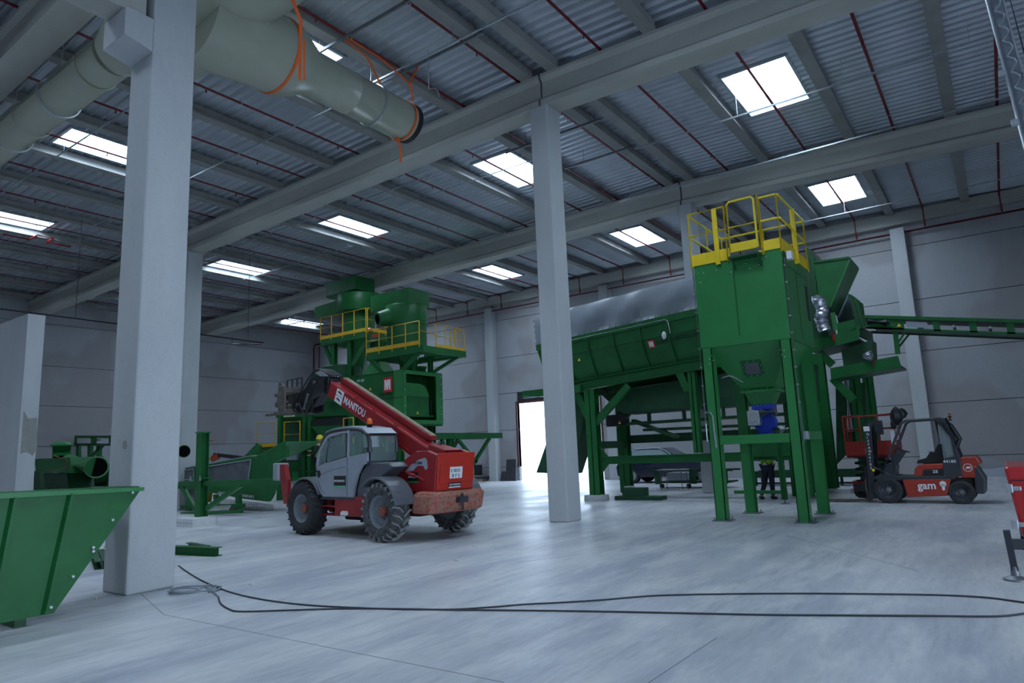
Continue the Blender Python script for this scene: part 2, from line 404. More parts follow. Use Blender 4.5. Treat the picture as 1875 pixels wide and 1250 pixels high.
# eaves beam along the back wall
struct('trim_1', MB().m(CONC_GIRDER).box(XL, XR, YB-.3, YB, 9.62, 10.1), CONC_GIRDER, 'eaves beam along the top of the back wall')
# girders in X on rows of columns: I section with chamfered flanges, falling both ways from the ridge
def girder(name, y, xa, xb, label, drop=0):
    mb = MB().m(CONC_GIRDER); half = [(-.28, 0), (-.28, .14), (-.17, .24), (-.17, .62), (-.25, .72), (-.25, .8)]
    prof = half+[(-a, b) for a, b in half[::-1]]
    def ringx(x): return [(x, y+a, zr(x)-.8+b-drop) for a, b in prof]
    mb.solid(ringx(xa), ringx(xb)); return struct(name, mb, CONC_GIRDER, label)
ROWS = [(4.35, 'front'), (12.7, 'middle'), (21.25, 'rear')]
GX = [-37.9, -23.3, RIDGE, 7.7]
for y, nm in ROWS:
    for j, (xa, xb) in enumerate(zip(GX, GX[1:])):
        if nm == 'front' and j == 1: xa2, xb2 = xa+.03, -9.3
        elif nm == 'front' and j == 2: continue
        else: xa2, xb2 = xa+.03, xb-.03
        girder('beam', y, xa2, xb2, f"{['leftmost', 'middle', 'right-hand'][j]} span of the {nm} row of pale concrete roof girders")
# columns
def column(x0, x1, y0, y1, top, label, grooves=False):
    mb = MB().m(CONC_COL).box(x0, x1, y0, y1, 0, top); o = struct('column', mb, CONC_COL, label, bevel=.025); return o
column(-9.27, -8.66, 4.07, 4.66, 11.2, 'huge pale concrete column in the foreground, rising out of the picture')
SOCK = at(229, 814, 1, 4.07); so_ = MB().m(mat('mortar_plug', (.3, .31, .3), .9)).lathe((SOCK.x, 4.071, SOCK.z), (0, -1, 0), [(.055, 0), (.055, .008), (.035, .009), (.03, .004)], 20); struct('trim_3', so_, CONC_COL, 'round mortar plug in the foreground column')
struct('corbel', MB().m(CONC_COL).solid([(-9.27, 3.7, 7.1), (-8.66, 3.7, 7.1), (-8.66, 4.07, 7.02), (-9.27, 4.07, 7.02)], [(-9.27, 3.7, 7.5), (-8.66, 3.7, 7.5), (-8.66, 4.07, 7.5), (-9.27, 4.07, 7.5)]), CONC_COL, 'concrete corbel on the foreground column', bevel=.01)
struct('beam', MB().m(CONC_GIRDER).box(-9.2, -8.75, -8.9, 4.0, 7.52, 8.1), CONC_GIRDER, 'beam resting on the corbel of the foreground column')
column(-8.08, -7.6, 12.42, 12.98, zr(RIDGE)-.8, 'slim pale concrete column in the middle of the hall')
mbx = MB().m(CONC_COL).box(-8.1, -8.0, 12.5, 12.9, 0, .01)
column(-7.87, -7.45, 20.95, 21.5, zr(RIDGE)-.8, 'concrete column standing behind the green silo tower')
column(-23.6, -23.02, 12.42, 12.98, zr(-23.3)-.8, 'grey concrete column seen beside the foreground column')
column(-23.6, -23.02, 20.95, 21.5, zr(-23.3)-.8, 'far concrete column behind the left machines')
column(-23.6, -23.02, 4.07, 4.63, zr(-23.3)-.8, 'concrete column at the left edge of the front row')
# concrete divider wall at the left
p = [at(52, 571, 0, -23.4), at(84, 575, 0, -23.4)]
struct('wall_divider', MB().m(CONC_COL).box(-37.8, -23.4, p[0].y, p[1].y, 0, 6.2), CONC_COL, 'free-standing concrete divider wall with a repaired grey patch', bevel=.01)
PATCH = mat('damp_mortar_patch', (.27, .27, .255), .9, noise=.12, nscale=5)
q = [(at(a, b, 0, -23.38).y, at(a, b, 0, -23.38).z) for a, b in ((44, 752), (52, 766), (68, 764), (68, 822), (60, 834), (50, 826), (38, 830))]
struct('wall_patch', MB().m(PATCH).prism([(max(y, p[0].y+.01), z) for y, z in q], 0, -23.4, -23.385), PATCH, 'damp grey mortar patch on the divider wall end')
# purlins, one mesh each, spanning girder to girder
PX = [-7.42, -5.0, -2.55, -.1, 2.35, 4.8, 7.2]+[-8.14]+[-10.42-2.45*k for k in range(12)]
SPANS = [(-8.9, 4.15, 'front'), (4.5, 12.55, 'second'), (12.85, 21.05, 'third'), (21.45, 29.6, 'back')]
for si, (y0, y1, nm) in enumerate(SPANS):
    for x in PX:
        if x < XL+.2: continue
        z = zr(x); w = .14
        pts = [(x-w, z), (x+w, z), (x+w, z+.05), (x+w-.03, z+.08), (x+w-.03, z+.24), (x-w+.03, z+.24), (x-w+.03, z+.08), (x-w, z+.05)]
        o = MB().m(CONC_PURLIN).prism(pts, 1, y0+.02, y1-.02).build('roof_purlin', CONC_PURLIN); tag(o, f'concrete roof purlin running to the back wall, {nm} roof bay', None, 'concrete roof purlins', 'structure')

def pp(mb, pts, Y, depth):
    """outline surveyed on the plane Y, given its own depth"""
    q = [at(a, b, 1, Y) for a, b in pts]; return mb.prism([(p.x, p.z) for p in q], 1, Y, Y+depth)
def px_(mb, pts, X, depth):
    q = [at(a, b, 0, X) for a, b in pts]; return mb.prism([(p.y, p.z) for p in q], 0, X-depth, X)
def pb(mb, a, b, Y, w, h=None, dy=0, kind='bar'):
    """bar between two surveyed points on the plane Y"""
    A, B = at(*a, 1, Y), at(*b, 1, Y); A.y += dy+w/2; B.y += dy+w/2
    return mb.hbar(A, B, w, h or w, .015, up=(0, 1, 0)) if kind == 'h' else mb.bar(A, B, w, h or w, up=(0, 0, 1) if abs((B-A).normalized().z) < .9 else (1, 0, 0))
def railing(name, parent, P, h=1.0, n=3, mid=True, toe=True, closed=False, material=None):
    """handrail, knee rail, toe board and one mesh per post along a path of floor points"""
    material = material or YELLOW_F; P = [V(p) for p in P]; seg = list(zip(P, P[1:]))
    m = MB().m(material); up = V((0, 0, h)); m.tube([p+up for p in P], .02, 6)
    if mid: m.tube([p+up*.52 for p in P], .014, 6)
    m.build('handrail', material, parent)
    if toe:
        t = MB().m(material)
        for a, b in seg: t.bar(a+V((0, 0, .07)), b+V((0, 0, .07)), .012, .14)
        t.build('toe_board', material, parent)
    done = set()
    for a, b in seg:
        for k in range(n+1):
            p = a.lerp(b, k/n); key = (round(p.x, 2), round(p.y, 2))
            if key in done: continue
            done.add(key); MB().m(material).bar(p-V((0, 0, .1)), p+up, .03).build('railing_post', material, parent)

# ================================================================= OVERHEAD SERVICES
ORD = ['first', 'second', 'third', 'fourth', 'fifth', 'sixth', 'seventh', 'eighth', 'ninth', 'tenth', 'eleventh', 'twelfth', 'thirteenth', 'fourteenth', 'fifteenth', 'sixteenth', 'seventeenth', 'eighteenth']
PIPES = [.94, -1.45, -3.81, -6.21, -8.42, -10.15, -11.7, -14.14, -16.6, -19.1, -21.6, -24.0, -26.4, -28.9, -31.3, -33.8, -36.2]
for i, x in enumerate(PIPES):
    z = zr(x)+.09; e = empty('sprinkler_pipe', (x, 12, z), 0, f'dark red sprinkler pipe under the roof, {ORD[i]} from the right end', 'pipe', 'red sprinkler pipes')
    MB().m(RED_PIPE).tube([(0, -20, 0), (0, 17.35, 0)], .034, 8).tube([(0, 17.35, .0), (0, 17.42, -.1), (0, 17.42, 9.34-z)], .034, 8).build('pipe', RED_PIPE, e)
    for k in range(6):
        y = -5+k*3.9+(i % 2)*.9
        h = MB().m(RED_PIPE).cyl((0, y, -.03), (0, y, -.11), .014, .02, 6).build('sprinkler_head', RED_PIPE, e)
    for k in range(4):
        y = -3.2+k*5.6; MB().m(GALV).ring((0, y, 0), (0, 1, 0), .036, .046, .03, 8).bar((0, y, .04), (0, y, .15), .012).build('hanger', GALV, e)
e = tag(MB().m(RED_PIPE).tube([(-37.6, 29.42, 9.28), (10, 29.42, 9.28)], .055, 10).build('supply_pipe', RED_PIPE), 'red supply pipe running level along the top of the back wall', 'pipe')
tag(MB().m(RED_PIPE).tube([(-37.6, 29.42, 9.22), (-37.72, 29.42, 9.1), (-37.72, 29.42, 7.0)], .05, 8).tube([(-37.0, 29.3, 9.1), (-37.0, 29.3, 6.4)], .04, 8).build('riser_pipe', RED_PIPE), 'orange-red riser pipe in the far corner', 'pipe')
for (x0, z0, pts) in ((-27.2, 9.55, [(-27.6, 8.2), (-27.6, 9.0), (-26.9, 9.0), (-26.9, 9.5), (-27.5, 9.5), (-27.5, 10.3)]),):
    tag(MB().m(RED_PIPE).tube([(x, y, 9.75) for x, y in pts], .035, 8).build('pipe_loop', RED_PIPE), 'red pipe loop below the skylight at the left edge', 'pipe')
# thin conduit rods and strut rails running along X just below the purlins
RODS = [(16.45, -7.3, 8, .018, 'rod crossing the large right skylight'), (19.85, -9.5, 8, .018, 'rod in front of the rear girder'), (26.5, -9, 8, .014, 'rod over the railed silo tower'),
        (9.95, -25, -10.6, .014, 'rod left of the hanging duct'), (6.9, -27, -13, .014, 'rod above the left duct'), (14.4, -27, -13, .014, 'rod beyond the middle girder, left'), (15.9, -16, -9, .012, 'rod near the middle skylight'), (24.9, -36, -29, .016, 'rod in the far left corner'), (17.4, -28, -20, .012, 'rod beside the far left skylight'), (9.78, -11, 2, .016, 'rod crossing over the duct end')]
for y, x0, x1, r, lab in RODS:
    z = min(zr(x0), zr(x1))-.06; m = MB().m(GALV).bar((x0, y, z), (x1, y, z), r*1.6, r*2.2)
    k = x0+.4
    while k < x1: m.bar((k, y, z), (k, y, zr(k)+.22), .01); k += 2.45
    tag(m.build('conduit', GALV), 'thin galvanised '+lab, 'conduit', 'conduits under the roof')
for y, x0, x1, lab in ((8.44, -11.4, -7.9, 'upper strut rail the orange straps hang from'), (10.1, -11.1, -7.6, 'lower strut rail beside the duct end'), (14.95, -10.6, -7.45, 'strut rail just right of the middle column'), (17.0, -9.9, -7.5, 'strut rail beyond the middle column')):
    m = MB().m(STEEL).cbar((x0, y, 10.0), (x1, y, 10.0), .04, .06, .008)
    for k in (x0+.7, x1-.25): m.bar((k, y, 10.0), (k, y, zr(k)+.22), .01)
    tag(m.build('strut_rail', STEEL), 'dark galvanised '+lab, 'rail', 'strut rails under the roof')
# ventilation duct: thin run from the left, big barrel, branch with reducer
e = empty('ventilation_duct', (-10, 5.2, 8.9), 0, 'large beige spiral duct with a side branch ending in a black cap', 'duct')
def dp(name, mb, material=DUCT): mb.build(name, material, e)
m = MB().m(DUCT).tube([(-37.9, 4.95, 8.7), (-11.9, 4.95, 8.7)], .375, 28)
for k in range(9): m.ring((-12.6-k*2.9, 4.95, 8.7), (1, 0, 0), .37, .385, .03, 28)
dp('thin_run', m)
dp('reducer', MB().m(DUCT).lathe((-11.9, 4.95, 8.7), (1, .25, .2), [(.375, -.02), (.5, .3), (.9, 1.0)], 28))
dp('barrel', MB().m(DUCT).tube([(-11.2, 5.4, 9.12), (2, 5.4, 9.12)], .93, 36))
dp('branch', MB().m(DUCT).lathe((-9.78, 5.2, 8.72), (0, 1, 0), [(.8, 0), (.76, .7), (.69, 1.3), (.68, 1.75), (.6, 1.92), (.43, 2.25), (.42, 3.2), (.428, 3.21), (.428, 3.24), (.42, 3.25), (.42, 4.85)], 36))
dp('end_cap', MB().m(BLACK).lathe((-9.78, 10.02, 8.72), (0, 1, 0), [(.43, 0), (.435, .02), (.435, .12), (.4, .14)], 30), BLACK)
m = MB().m(GALV)
for x in (-6.9,): m.ring((x, 5.4, 9.12), (1, 0, 0), .925, .955, .06, 40)
dp('band_clamp', m, GALV)
for k in range(5): dp('band_clamp', MB().m(GALV).ring((-14.2-k*2.35, 4.95, 8.7), (1, 0, 0), .375, .4, .05, 24).bar((-14.2-k*2.35, 4.95, 9.1), (-14.2-k*2.35, 4.95, 10.2), .015), GALV)
dp('band_clamp', MB().m(GALV).ring((-9.78, 9.05, 8.72), (0, 1, 0), .42, .445, .045, 30), GALV)
world_parts(e)
WB = lambda mb, pts, w=.035, t=.006: [mb.bar(a, b, w, t, up=(.6, -.6, .2)) for a, b in zip(pts, pts[1:])]
def strap(label, fn):
    m = MB().m(STRAP); fn(m); return tag(m.build('lashing_strap', STRAP), label, 'strap', 'orange lashing straps')
strap('orange strap wrapped around the big duct barrel', lambda m: m.ring((-9.75, 5.4, 9.12), (1, 0, 0), .932, .945, .04, 40))
strap('red-brown strap wrapped round the wide start of the branch duct', lambda m: m.ring((-9.78, 6.75, 8.72), (0, 1, .0), .684, .7, .05, 40))
strap('orange strap hanging straight down from the big duct barrel beside the branch', lambda m: (WB(m, [(at(551, 38, 1, 6.1).x-.05, 5.85, 8.9), at(551, 38, 1, 6.1), at(550, 90, 1, 6.1), at(549, 147, 1, 6.1)], .05), WB(m, [at(557, 72, 1, 6.15), at(557, 146, 1, 6.15)], .03)))
strap('orange strap slung from the upper rail to the duct clamp', lambda m: WB(m, [(-9.95, 8.44, 10.0), (-9.6, 8.75, 9.6), (-9.5, 9.05, 9.06)], .04))
kn = V((-9.35, 9.75, 9.35))
strap('orange strap around the duct end with a knot and a long tail', lambda m: (m.ring((-9.78, 9.92, 8.72), (0, 1, 0), .437, .45, .045, 36), WB(m, [(-9.85, 8.44, 9.98), (-9.6, 9.1, 9.75), kn, (-9.45, 10.1, 9.98)], .04), WB(m, [kn, (-9.42, 9.9, 9.05)], .04), m.blob(kn, .05, .05, .04, 8), m.blob((-9.85, 9.85, 8.27), .07, .05, .05, 8), WB(m, [(-9.82, 9.86, 8.25), (-9.78, 9.88, 7.95), (-9.8, 9.88, 7.75)], .045)))
m = MB().m(GALV)
pts = [V((-8.95, 9.9, 9.15))+V((.28*math.sin(a), 0, .28*math.cos(a)-.28)) for a in [k*.14 for k in range(12)]]
m.tube(pts, .012, 6); m.bar((-8.95, 9.9, 9.15), (-8.95, 9.9, 10.05), .012)
tag(m.build('pipe_bracket', GALV), 'small open galvanised pipe bracket right of the black duct cap', 'bracket')
# dark pipe hung low at the left
m = MB().m(BLACK).tube([(-24.6, 2, 6.52), (-24.6, 16.6, 6.42)], .04, 8).tube([(-24.6, 15.2, 6.42), (-24.6, 15.2, 6.2), (-24.4, 16.4, 6.3)], .03, 6)
for y in (6, 9.5, 12.1, 13.6, 15.9): m.bar((-24.6, y, 6.45), (-24.6, y, 9.9), .012)
tag(m.build('hanging_pipe', BLACK), 'black pipe hung low on rods over the left machines', 'pipe')

# ================================================================= RAILED SILO TOWER
def q3(x, y, Y): p = at(x, y, 1, Y); return p.x, p.z
e = empty('silo_tower', (-3.95, 14.4, 0), 0, 'tall bright green steel silo on four legs with a yellow railing on top', 'silo')
tw = lambda name, mb, material=GREEN_L, **k: mb.build(name, material, e, **k)
TX0, TX1, TY0, TY1, TZ0, TZ1 = -4.82, -3.06, 13.4, 15.5, 3.42, 5.2
tw('bin', MB().m(GREEN_L).box(TX0, TX1, TY0, TY1, TZ0, TZ1), bevel=.01)
s = MB().m(GREEN)
s.box(-4.02, -3.99, TY0-.006, TY0, 3.6, 5.0); s.box(TX1, TX1+.006, 14.4, 14.42, 3.5, 4.9); s.box(TX1, TX1+.006, TY0, TY1, 4.92, 4.93)
tw('seam', s, GREEN)
tw('side_slot', MB().m(BLACK).box(TX1, TX1+.008, 15.15, 15.35, 4.0, 4.75), BLACK)
bt = MB().m(GALV)
for (x, z) in [(-4.73, 5.0), (-4.62, 4.99), (-4.73, 4.9), (-4.7, 4.8), (-4.35, 5.0), (-4.05, 4.9), (-3.75, 5.02), (-3.5, 4.95), (-3.5, 5.1), (-3.35, 5.08), (-3.68, 4.9), (-3.2, 3.2), (-3.25, 3.12), (-3.2, 3.08), (-3.27, 3.22), (-4.65, 3.2), (-4.58, 3.16), (-4.66, 3.1), (-4.6, 3.26)]: bt.cyl((x, TY0-.012, z), (x, TY0, z), .012, n=8)
for k in range(14): bt.cyl((TX1, 13.6+k*.13, 5.02), (TX1+.012, 13.6+k*.13, 5.02), .01, n=6)
for (y, z) in [(14.9, 5.1), (15.0, 4.85), (15.2, 5.05), (15.3, 4.95)]: bt.cyl((TX1, y, z), (TX1+.012, y, z), .01, n=6)
tw('bolt', bt, GALV)
oc = (-3.95, 14.42)
def sq(cx, cy, h, z): return [(cx-h, cy-h, z), (cx+h, cy-h, z), (cx+h, cy+h, z), (cx-h, cy+h, z)]
tw('cone', MB().m(GREEN_L).solid([(TX0+.04, TY0+.04, TZ0), (TX1-.04, TY0+.04, TZ0), (TX1-.04, TY1-.04, TZ0), (TX0+.04, TY1-.04, TZ0)], sq(*oc, .3, 2.55)))
tw('outlet', MB().m(GREEN_L).solid(sq(*oc, .29, 2.5), sq(*oc, .19, 2.26)))
fl = MB().m(GREEN_L).box(oc[0]-.36, oc[0]+.36, oc[1]-.36, oc[1]+.36, 2.5, 2.55); fl.m(GALV)
for k in range(6): fl.cyl((oc[0]-.32+k*.128, oc[1]-.34, 2.55), (oc[0]-.32+k*.128, oc[1]-.34, 2.58), .012, n=6)
tw('flange', fl)
# inspection hatch lying on the sloping front of the cone
a = V((-3.95, TY0+.04, TZ0)); b = V((-3.95, oc[1]-.3, 2.55)); d = (b-a).normalized(); nrm = V((0, -d.z, d.y)) if True else None
if nrm.y > 0: nrm = -nrm
c0 = a+d*(.52*(b-a).length)+V((.02, 0, 0)); ux = V((1, 0, 0))
m = MB().m(GREEN); m.slab([c0+ux*sx*.2+d*sy*.19 for sx, sy in ((-1, -1), (1, -1), (1, 1), (-1, 1))], nrm*.012)
m.m(GALV)
for k in range(4):
    for sx, sy in ((-.18+k*.12, -.17), (-.18+k*.12, .17), (-.18, -.17+k*.11), (.18, -.17+k*.11)): p = c0+ux*sx+d*sy; m.cyl(p+nrm*.01, p+nrm*.022, .01, n=6)
h = m.build('hatch', GREEN, e); MB().m(MESHSCREEN).slab([c0+nrm*.014+ux*sx*.14+d*sy*.13 for sx, sy in ((-1, -1), (1, -1), (1, 1), (-1, 1))], nrm*.006).build('hatch_mesh', MESHSCREEN, h)
# legs
for (x, y, kind) in ((-4.7, TY0+.1, 'c'), (-3.17, TY0+.12, 'c'), (-4.6, TY1-.42, 'h'), (-3.18, TY1-.32, 'h')):
    m = MB().m(GREEN_L)
    if kind == 'c': m.box(x-.1, x+.1, y-.1, y-.085, .02, TZ0+.02); m.box(x+.085, x+.1, y-.1, y+.13, .02, TZ0+.02); m.box(x-.1, x-.085, y-.1, y+.13, .02, TZ0+.02)
    else: m.box(x-.1, x+.1, y-.11, y-.095, .02, TZ0+.02); m.box(x-.1, x+.1, y+.095, y+.11, .02, TZ0+.02); m.box(x-.008, x+.008, y-.1, y+.1, .02, TZ0+.02)
    leg = m.build('leg', GREEN_L, e)
    f = MB().m(STEEL).box(x-.16, x+.2, y-.16, y+.16, 0, .018)
    for sx in (-.12, .15):
        for sy in (-.12, .12): f.cyl((x+sx, y+sy, .01), (x+sx, y+sy, .07), .012, n=6)
    f.build('base_plate', STEEL, leg)
zb = at(1380, 803, 1, TY0+.05).z
cb = MB().m(GREEN_L).box(-4.6, -3.27, TY0+.02, TY0+.12, zb-.09, zb+.08); tw('front_beam', cb)
tw('side_beam', MB().m(GREEN_L).box(-3.16, -3.06, TY0+.2, TY1-.3, zb-.06, zb+.1).box(-4.72, -4.62, TY0+.2, TY1-.3, zb-.06, zb+.1))
tw('shelf', MB().m(GREEN).box(-4.55, -3.3, TY0+.6, TY1-.5, zb-.04, zb+.04), GREEN)
# yellow railing with toe board and gate
zt = TZ1
tb = MB().m(YELLOW)
gx0, gx1 = -3.98, -3.5            # gateway in the front side, the board steps down there
tb.box(TX0-.02, gx0-.06, TY0-.03, TY0-.02, zt-.04, zt+.2); tb.box(gx1+.1, TX1+.02, TY0-.03, TY0-.02, zt+.0, zt+.2)
tb.box(TX1+.02, TX1+.03, TY0-.02, TY1+.02, zt-.03, zt+.2); tb.box(TX0-.03, TX0-.02, TY0-.02, TY1+.02, zt-.03, zt+.2); tb.box(TX0-.02, TX1+.02, TY1+.02, TY1+.03, zt, zt+.2)
tw('toe_board', tb, YELLOW)
r = .022; zr1, zr2 = zt+1.08, zt+.6
rl = MB().m(YELLOW)
for z in (zr1, zr2):
    rl.tube([(gx0-.1, TY0-.04, z), (TX0-.02, TY0-.04, z), (TX0-.04, TY0, z), (TX0-.04, TY1, z), (TX0, TY1+.04, z), (TX1, TY1+.04, z), (TX1+.04, TY1, z), (TX1+.04, TY0, z), (TX1, TY0-.04, z), (gx1+.12, TY0-.04, z)], r, 8)
tw('handrail', rl, YELLOW)
for (x, y) in ((TX0-.02, TY0-.04), (-4.28, TY0-.05), (gx0-.1, TY0-.04), (gx1+.12, TY0-.04), (TX1+.02, TY0-.04), (TX1+.04, 14.5), (TX1+.04, TY1), (-3.9, TY1+.04), (TX0-.03, TY1), (TX0-.04, 14.5)):
    flat = (x, y) in ((-4.28, TY0-.05), (TX1+.04, 14.5))
    (MB().m(YELLOW).box(x-.045, x+.045, y-.02, y+.02, zt-.1, zr1) if flat else MB().m(YELLOW).tube([(x, y, zt-.08), (x, y, zr1)], r, 8)).build('railing_post', YELLOW, e)
gt = MB().m(YELLOW); gy = TY0-.06
gt.tube([(gx0-.03, gy, zt+.1), (gx0-.03, gy, zr1), (gx0+.02, gy, zr1+.06), (gx1-.02, gy, zr1+.06), (gx1+.03, gy, zr1), (gx1+.03, gy, zt+.1)], r, 8)
gt.tube([(gx0-.03, gy, zr2), (gx1+.03, gy, zr2)], .015, 6); gt.box(gx0-.03, gx1+.03, gy-.01, gy, zt+.08, zt+.26)
gt.tube([(gx1+.1, gy, zt+.05), (gx1+.1, gy, zr1+.08)], .02, 8)
tw('gate', gt, YELLOW)
tw('step_bracket', MB().m(GREEN_D).box(gx0-.02, gx1+.08, TY0-.28, TY0, zt-.09, zt-.05).bar((gx1+.05, TY0-.25, zt-.05), (gx1+.05, TY0, zt-.28), .03, .04).bar((gx0+.02, TY0-.25, zt-.05), (gx0+.02, TY0, zt-.28), .03, .04), GREEN_D)
tw('junction_box', MB().m(WHITE).box(-3.0, -2.9, TY0+.1, TY0+.26, 4.98, 5.14), WHITE, bevel=.01)
tw('lower_junction_box', MB().m(LGREY).box(-3.05, -2.97, TY0+.12, TY0+.26, zb-.05, zb+.1), LGREY, bevel=.01)
cd = MB().m(GALV).tube([(TX1+.03, TY0+.04, 5.0), (TX1+.03, TY0+.04, zb-.1)], .014, 6).tube([(TX0-.03, TY0+.02, 5.15), (TX0-.03, TY0+.02, 1.9), (TX0-.03, TY0+.02, 1.55)], .014, 6)
cd.tube([(TX0-.02, TY0-.01, 2.12), (-4.72, TY0-.03, 2.12), (-4.68, TY0-.03, 2.05), (-4.66, TY0-.03, 1.42)], .018, 8)
for k in range(9): cd.box(TX0-.05, TX0-.01, TY0, TY0+.04, 1.9+k*.38, 1.92+k*.38); cd.box(TX1+.01, TX1+.05, TY0+.02, TY0+.06, 2.2+k*.33, 2.22+k*.33)
tw('conduit', cd, GALV)
tw('cable', MB().m(LGREY).tube(bez([(-4.55, TY0+.3, 2.82), (-4.35, TY0+.3, 2.84), (-4.15, TY0+.4, 2.7)]), .01, 6), LGREY)
world_parts(e)
# rotary valve sitting on the shelf under the silo
zv = zb+.04; cx, cy = oc[0]+.0, oc[1]
e = empty('rotary_valve', (cx, cy, zv), 0, 'blue rotary valve with grey gearbox under the green silo outlet', 'valve')
hh = 2.26-zv
MB().m(BLUE).lathe((0, -.16, hh*.42), (0, 1, 0), [(.2, 0), (.21, .02), (.21, .3), (.2, .32)], 20).box(-.2, .2, -.18, .18, hh-.1, hh-.005).box(-.15, .15, -.15, .15, hh*.5, hh-.1).build('body', BLUE, e)
MB().m(BLUE).box(-.2, .2, -.18, .18, 0, .03).box(-.14, .14, -.14, .14, .03, hh*.3).build('foot', BLUE, e)
MB().m(GALV).box(-.26, -.02, -.36, -.18, hh*.34, hh*.8).lathe((-.14, -.37, hh*.55), (0, 1, 0), [(.075, -.01), (.075, .01)], 16).build('gearbox', GALV, e, bevel=.015)
MB().m(STEEL).cyl((.0, -.28, hh*.72), (.3, -.28, hh*.72), .09, n=16).build('motor', STEEL, e)
MB().m(WHITE).cyl((.3, -.1, .12), (.5, -.1, .12), .09, n=16).build('counter_motor', GALV, e)
bb = MB().m(GALV)
for k in range(5): bb.cyl((-.16+k*.08, -.19, hh-.03), (-.16+k*.08, -.18, hh-.03), .01, n=6); bb.cyl((-.16+k*.08, -.19, .015), (-.16+k*.08, -.18, .015), .01, n=6)
bb.build('bolt', GALV, e)
# thin T-shaped stand on jack screw and low rail beside the silo's back leg
e = empty('adjustable_stand', (-4.5, 17.4, 0), 0, 'slim green upright with a levelling screw, standing behind the silo front leg', 'stand')
MB().m(GREEN).hbar((0, 0, .1), (0, 0, 1.78), .12, .12).build('upright', GREEN, e)
MB().m(GREEN).box(-1.2, -.06, -.04, .04, .24, .32).build('low_rail', GREEN, e)
MB().m(STEEL).cyl((0, 0, .012), (0, 0, .12), .018, n=8).cyl((0, 0, 0), (0, 0, .014), .12, n=14).build('levelling_foot', STEEL, e)

# ================================================================= TELEHANDLER (own frame: x forward, y to its left, z up)
def make_wheel(parent, x, y, z, R, w, rim, side, tyre_mat, rim_mat, hub_mat, lugs=22, lug_h=.045, lug_mat=None):
    wh = bpy.data.objects.new('wheel', None); scn.collection.objects.link(wh); wh.parent = parent; wh.location = (x, y, z)
    m = MB().m(tyre_mat); h = w/2; Rb = R-lug_h
    m.lathe((0, 0, 0), (0, 1, 0), [(rim, -h*.72), (rim+.04, -h*.9), (rim+(Rb-rim)*.6, -h), (Rb-.02, -h*.9), (Rb, -h*.7), (Rb, h*.7), (Rb-.02, h*.9), (rim+(Rb-rim)*.6, h), (rim+.04, h*.9), (rim, h*.72), (rim, -h*.72)], 36, cap=False)
    if lug_h:
        m.m(lug_mat or tyre_mat)
        for k in range(lugs):
            for sgn in (-1, 1):
                a = 2*PI*(k+(.5 if sgn > 0 else 0))/lugs; pts = []
                for (t, yy) in ((0, .02), (.13, h*.55), (.17, h*.98)):
                    ang = a+t*sgn*sgn*1.15; pts.append((ang, yy*sgn))
                wd = .17*R/ lugs*8
                A = []; B = []
                for ang, yy in pts:
                    for rr, lst in ((Rb-.03 if abs(yy) < h*.9 else Rb-.07, A), (R if abs(yy) < h*.9 else R-.03, B)):
                        lst.append((ang, yy, rr))
                def P(ang, yy, rr): return V((rr*math.sin(ang), yy, rr*math.cos(ang)))
                da = wd/R/2
                ra = [P(g-da, yy, rr) for g, yy, rr in A]+[P(g+da, yy, rr) for g, yy, rr in A[::-1]]
                rb = [P(g-da*.8, yy, rr) for g, yy, rr in B]+[P(g+da*.8, yy, rr) for g, yy, rr in B[::-1]]
                m.solid(ra, rb)
    m.build('tyre', tyre_mat, wh)
    s = side
    m = MB().m(rim_mat).lathe((0, 0, 0), (0, s, 0), [(rim*.3, h*.1), (rim*.62, h*.12), (rim*.82, h*.3), (rim*.88, h*.62), (rim*.98, h*.76), (rim*1.03, h*.8), (rim*1.03, h*.72), (rim, h*.6), (rim, -h*.7)], 32)
    r = m.build('rim', rim_mat, wh)
    m = MB().m(hub_mat).lathe((0, 0, 0), (0, s, 0), [(rim*.34, h*.0), (rim*.34, h*.42), (rim*.3, h*.5), (rim*.1, h*.56), (.001, h*.56)], 20)
    m.m(STEEL)
    for k in range(8): a = 2*PI*k/8; c = V((rim*.46*math.sin(a), s*h*.14, rim*.46*math.cos(a))); m.cyl(c, c+V((0, s*.03, 0)), .016, n=6)
    m.build('hub', hub_mat, wh)
    return wh
HUBM = mat('rusty_red_hub', (.3, .09, .06), .7, noise=.4, nscale=20)
RIMG = mat('grey_rim_paint', (.17, .19, .22), .4, noise=.15)
DUSTLUG = mat('dusty_tread', (.3, .31, .32), .9, noise=.5, nscale=7)
TYREG = mat('muddy_tyre_rubber', (.11, .115, .12), .85, noise=.65, nscale=9, bump=.3, col2=(.025, .027, .03))
e = empty('telehandler', (-10.466, 9.811, 0), 3.0305, 'red and grey telescopic handler with its boom raised, parked mid-hall', 'telehandler', scale=.851)
T = lambda name, mb, material=RED, **k: mb.build(name, material, e, **k)
for x in (1.55, -1.53):
    for s in (1, -1): make_wheel(e, x, s*.98, .625, .63, .44, .33, s, TYREG if x < 0 else RUBBER, RIMG, HUBM, lug_mat=DUSTLUG if x < 0 else None)
T('axle', MB().m(DGREY).cyl((1.55, -.75, .62), (1.55, .75, .62), .12).cyl((-1.53, -.75, .62), (-1.53, .75, .62), .12).box(-1.75, -1.3, -.25, .25, .45, .85).box(1.35, 1.75, -.25, .25, .45, .85), DGREY)
T('chassis', MB().m(RED).box(-2.2, 2.35, -.42, .42, .5, .98).box(-.9, 1.0, -.85, .62, .5, .92), bevel=.02)
T('tool_box', MB().m(RED).box(-.8, .3, .6, 1.05, .48, .92), bevel=.03)
MB().m(WHITE).prism([(-.02, .6), (-.24, .6), (-.26, .53), (-.2, .5), (.04, .5), (.04, .56)], 1, 1.052, 1.056).build('service_sticker', WHITE, e)
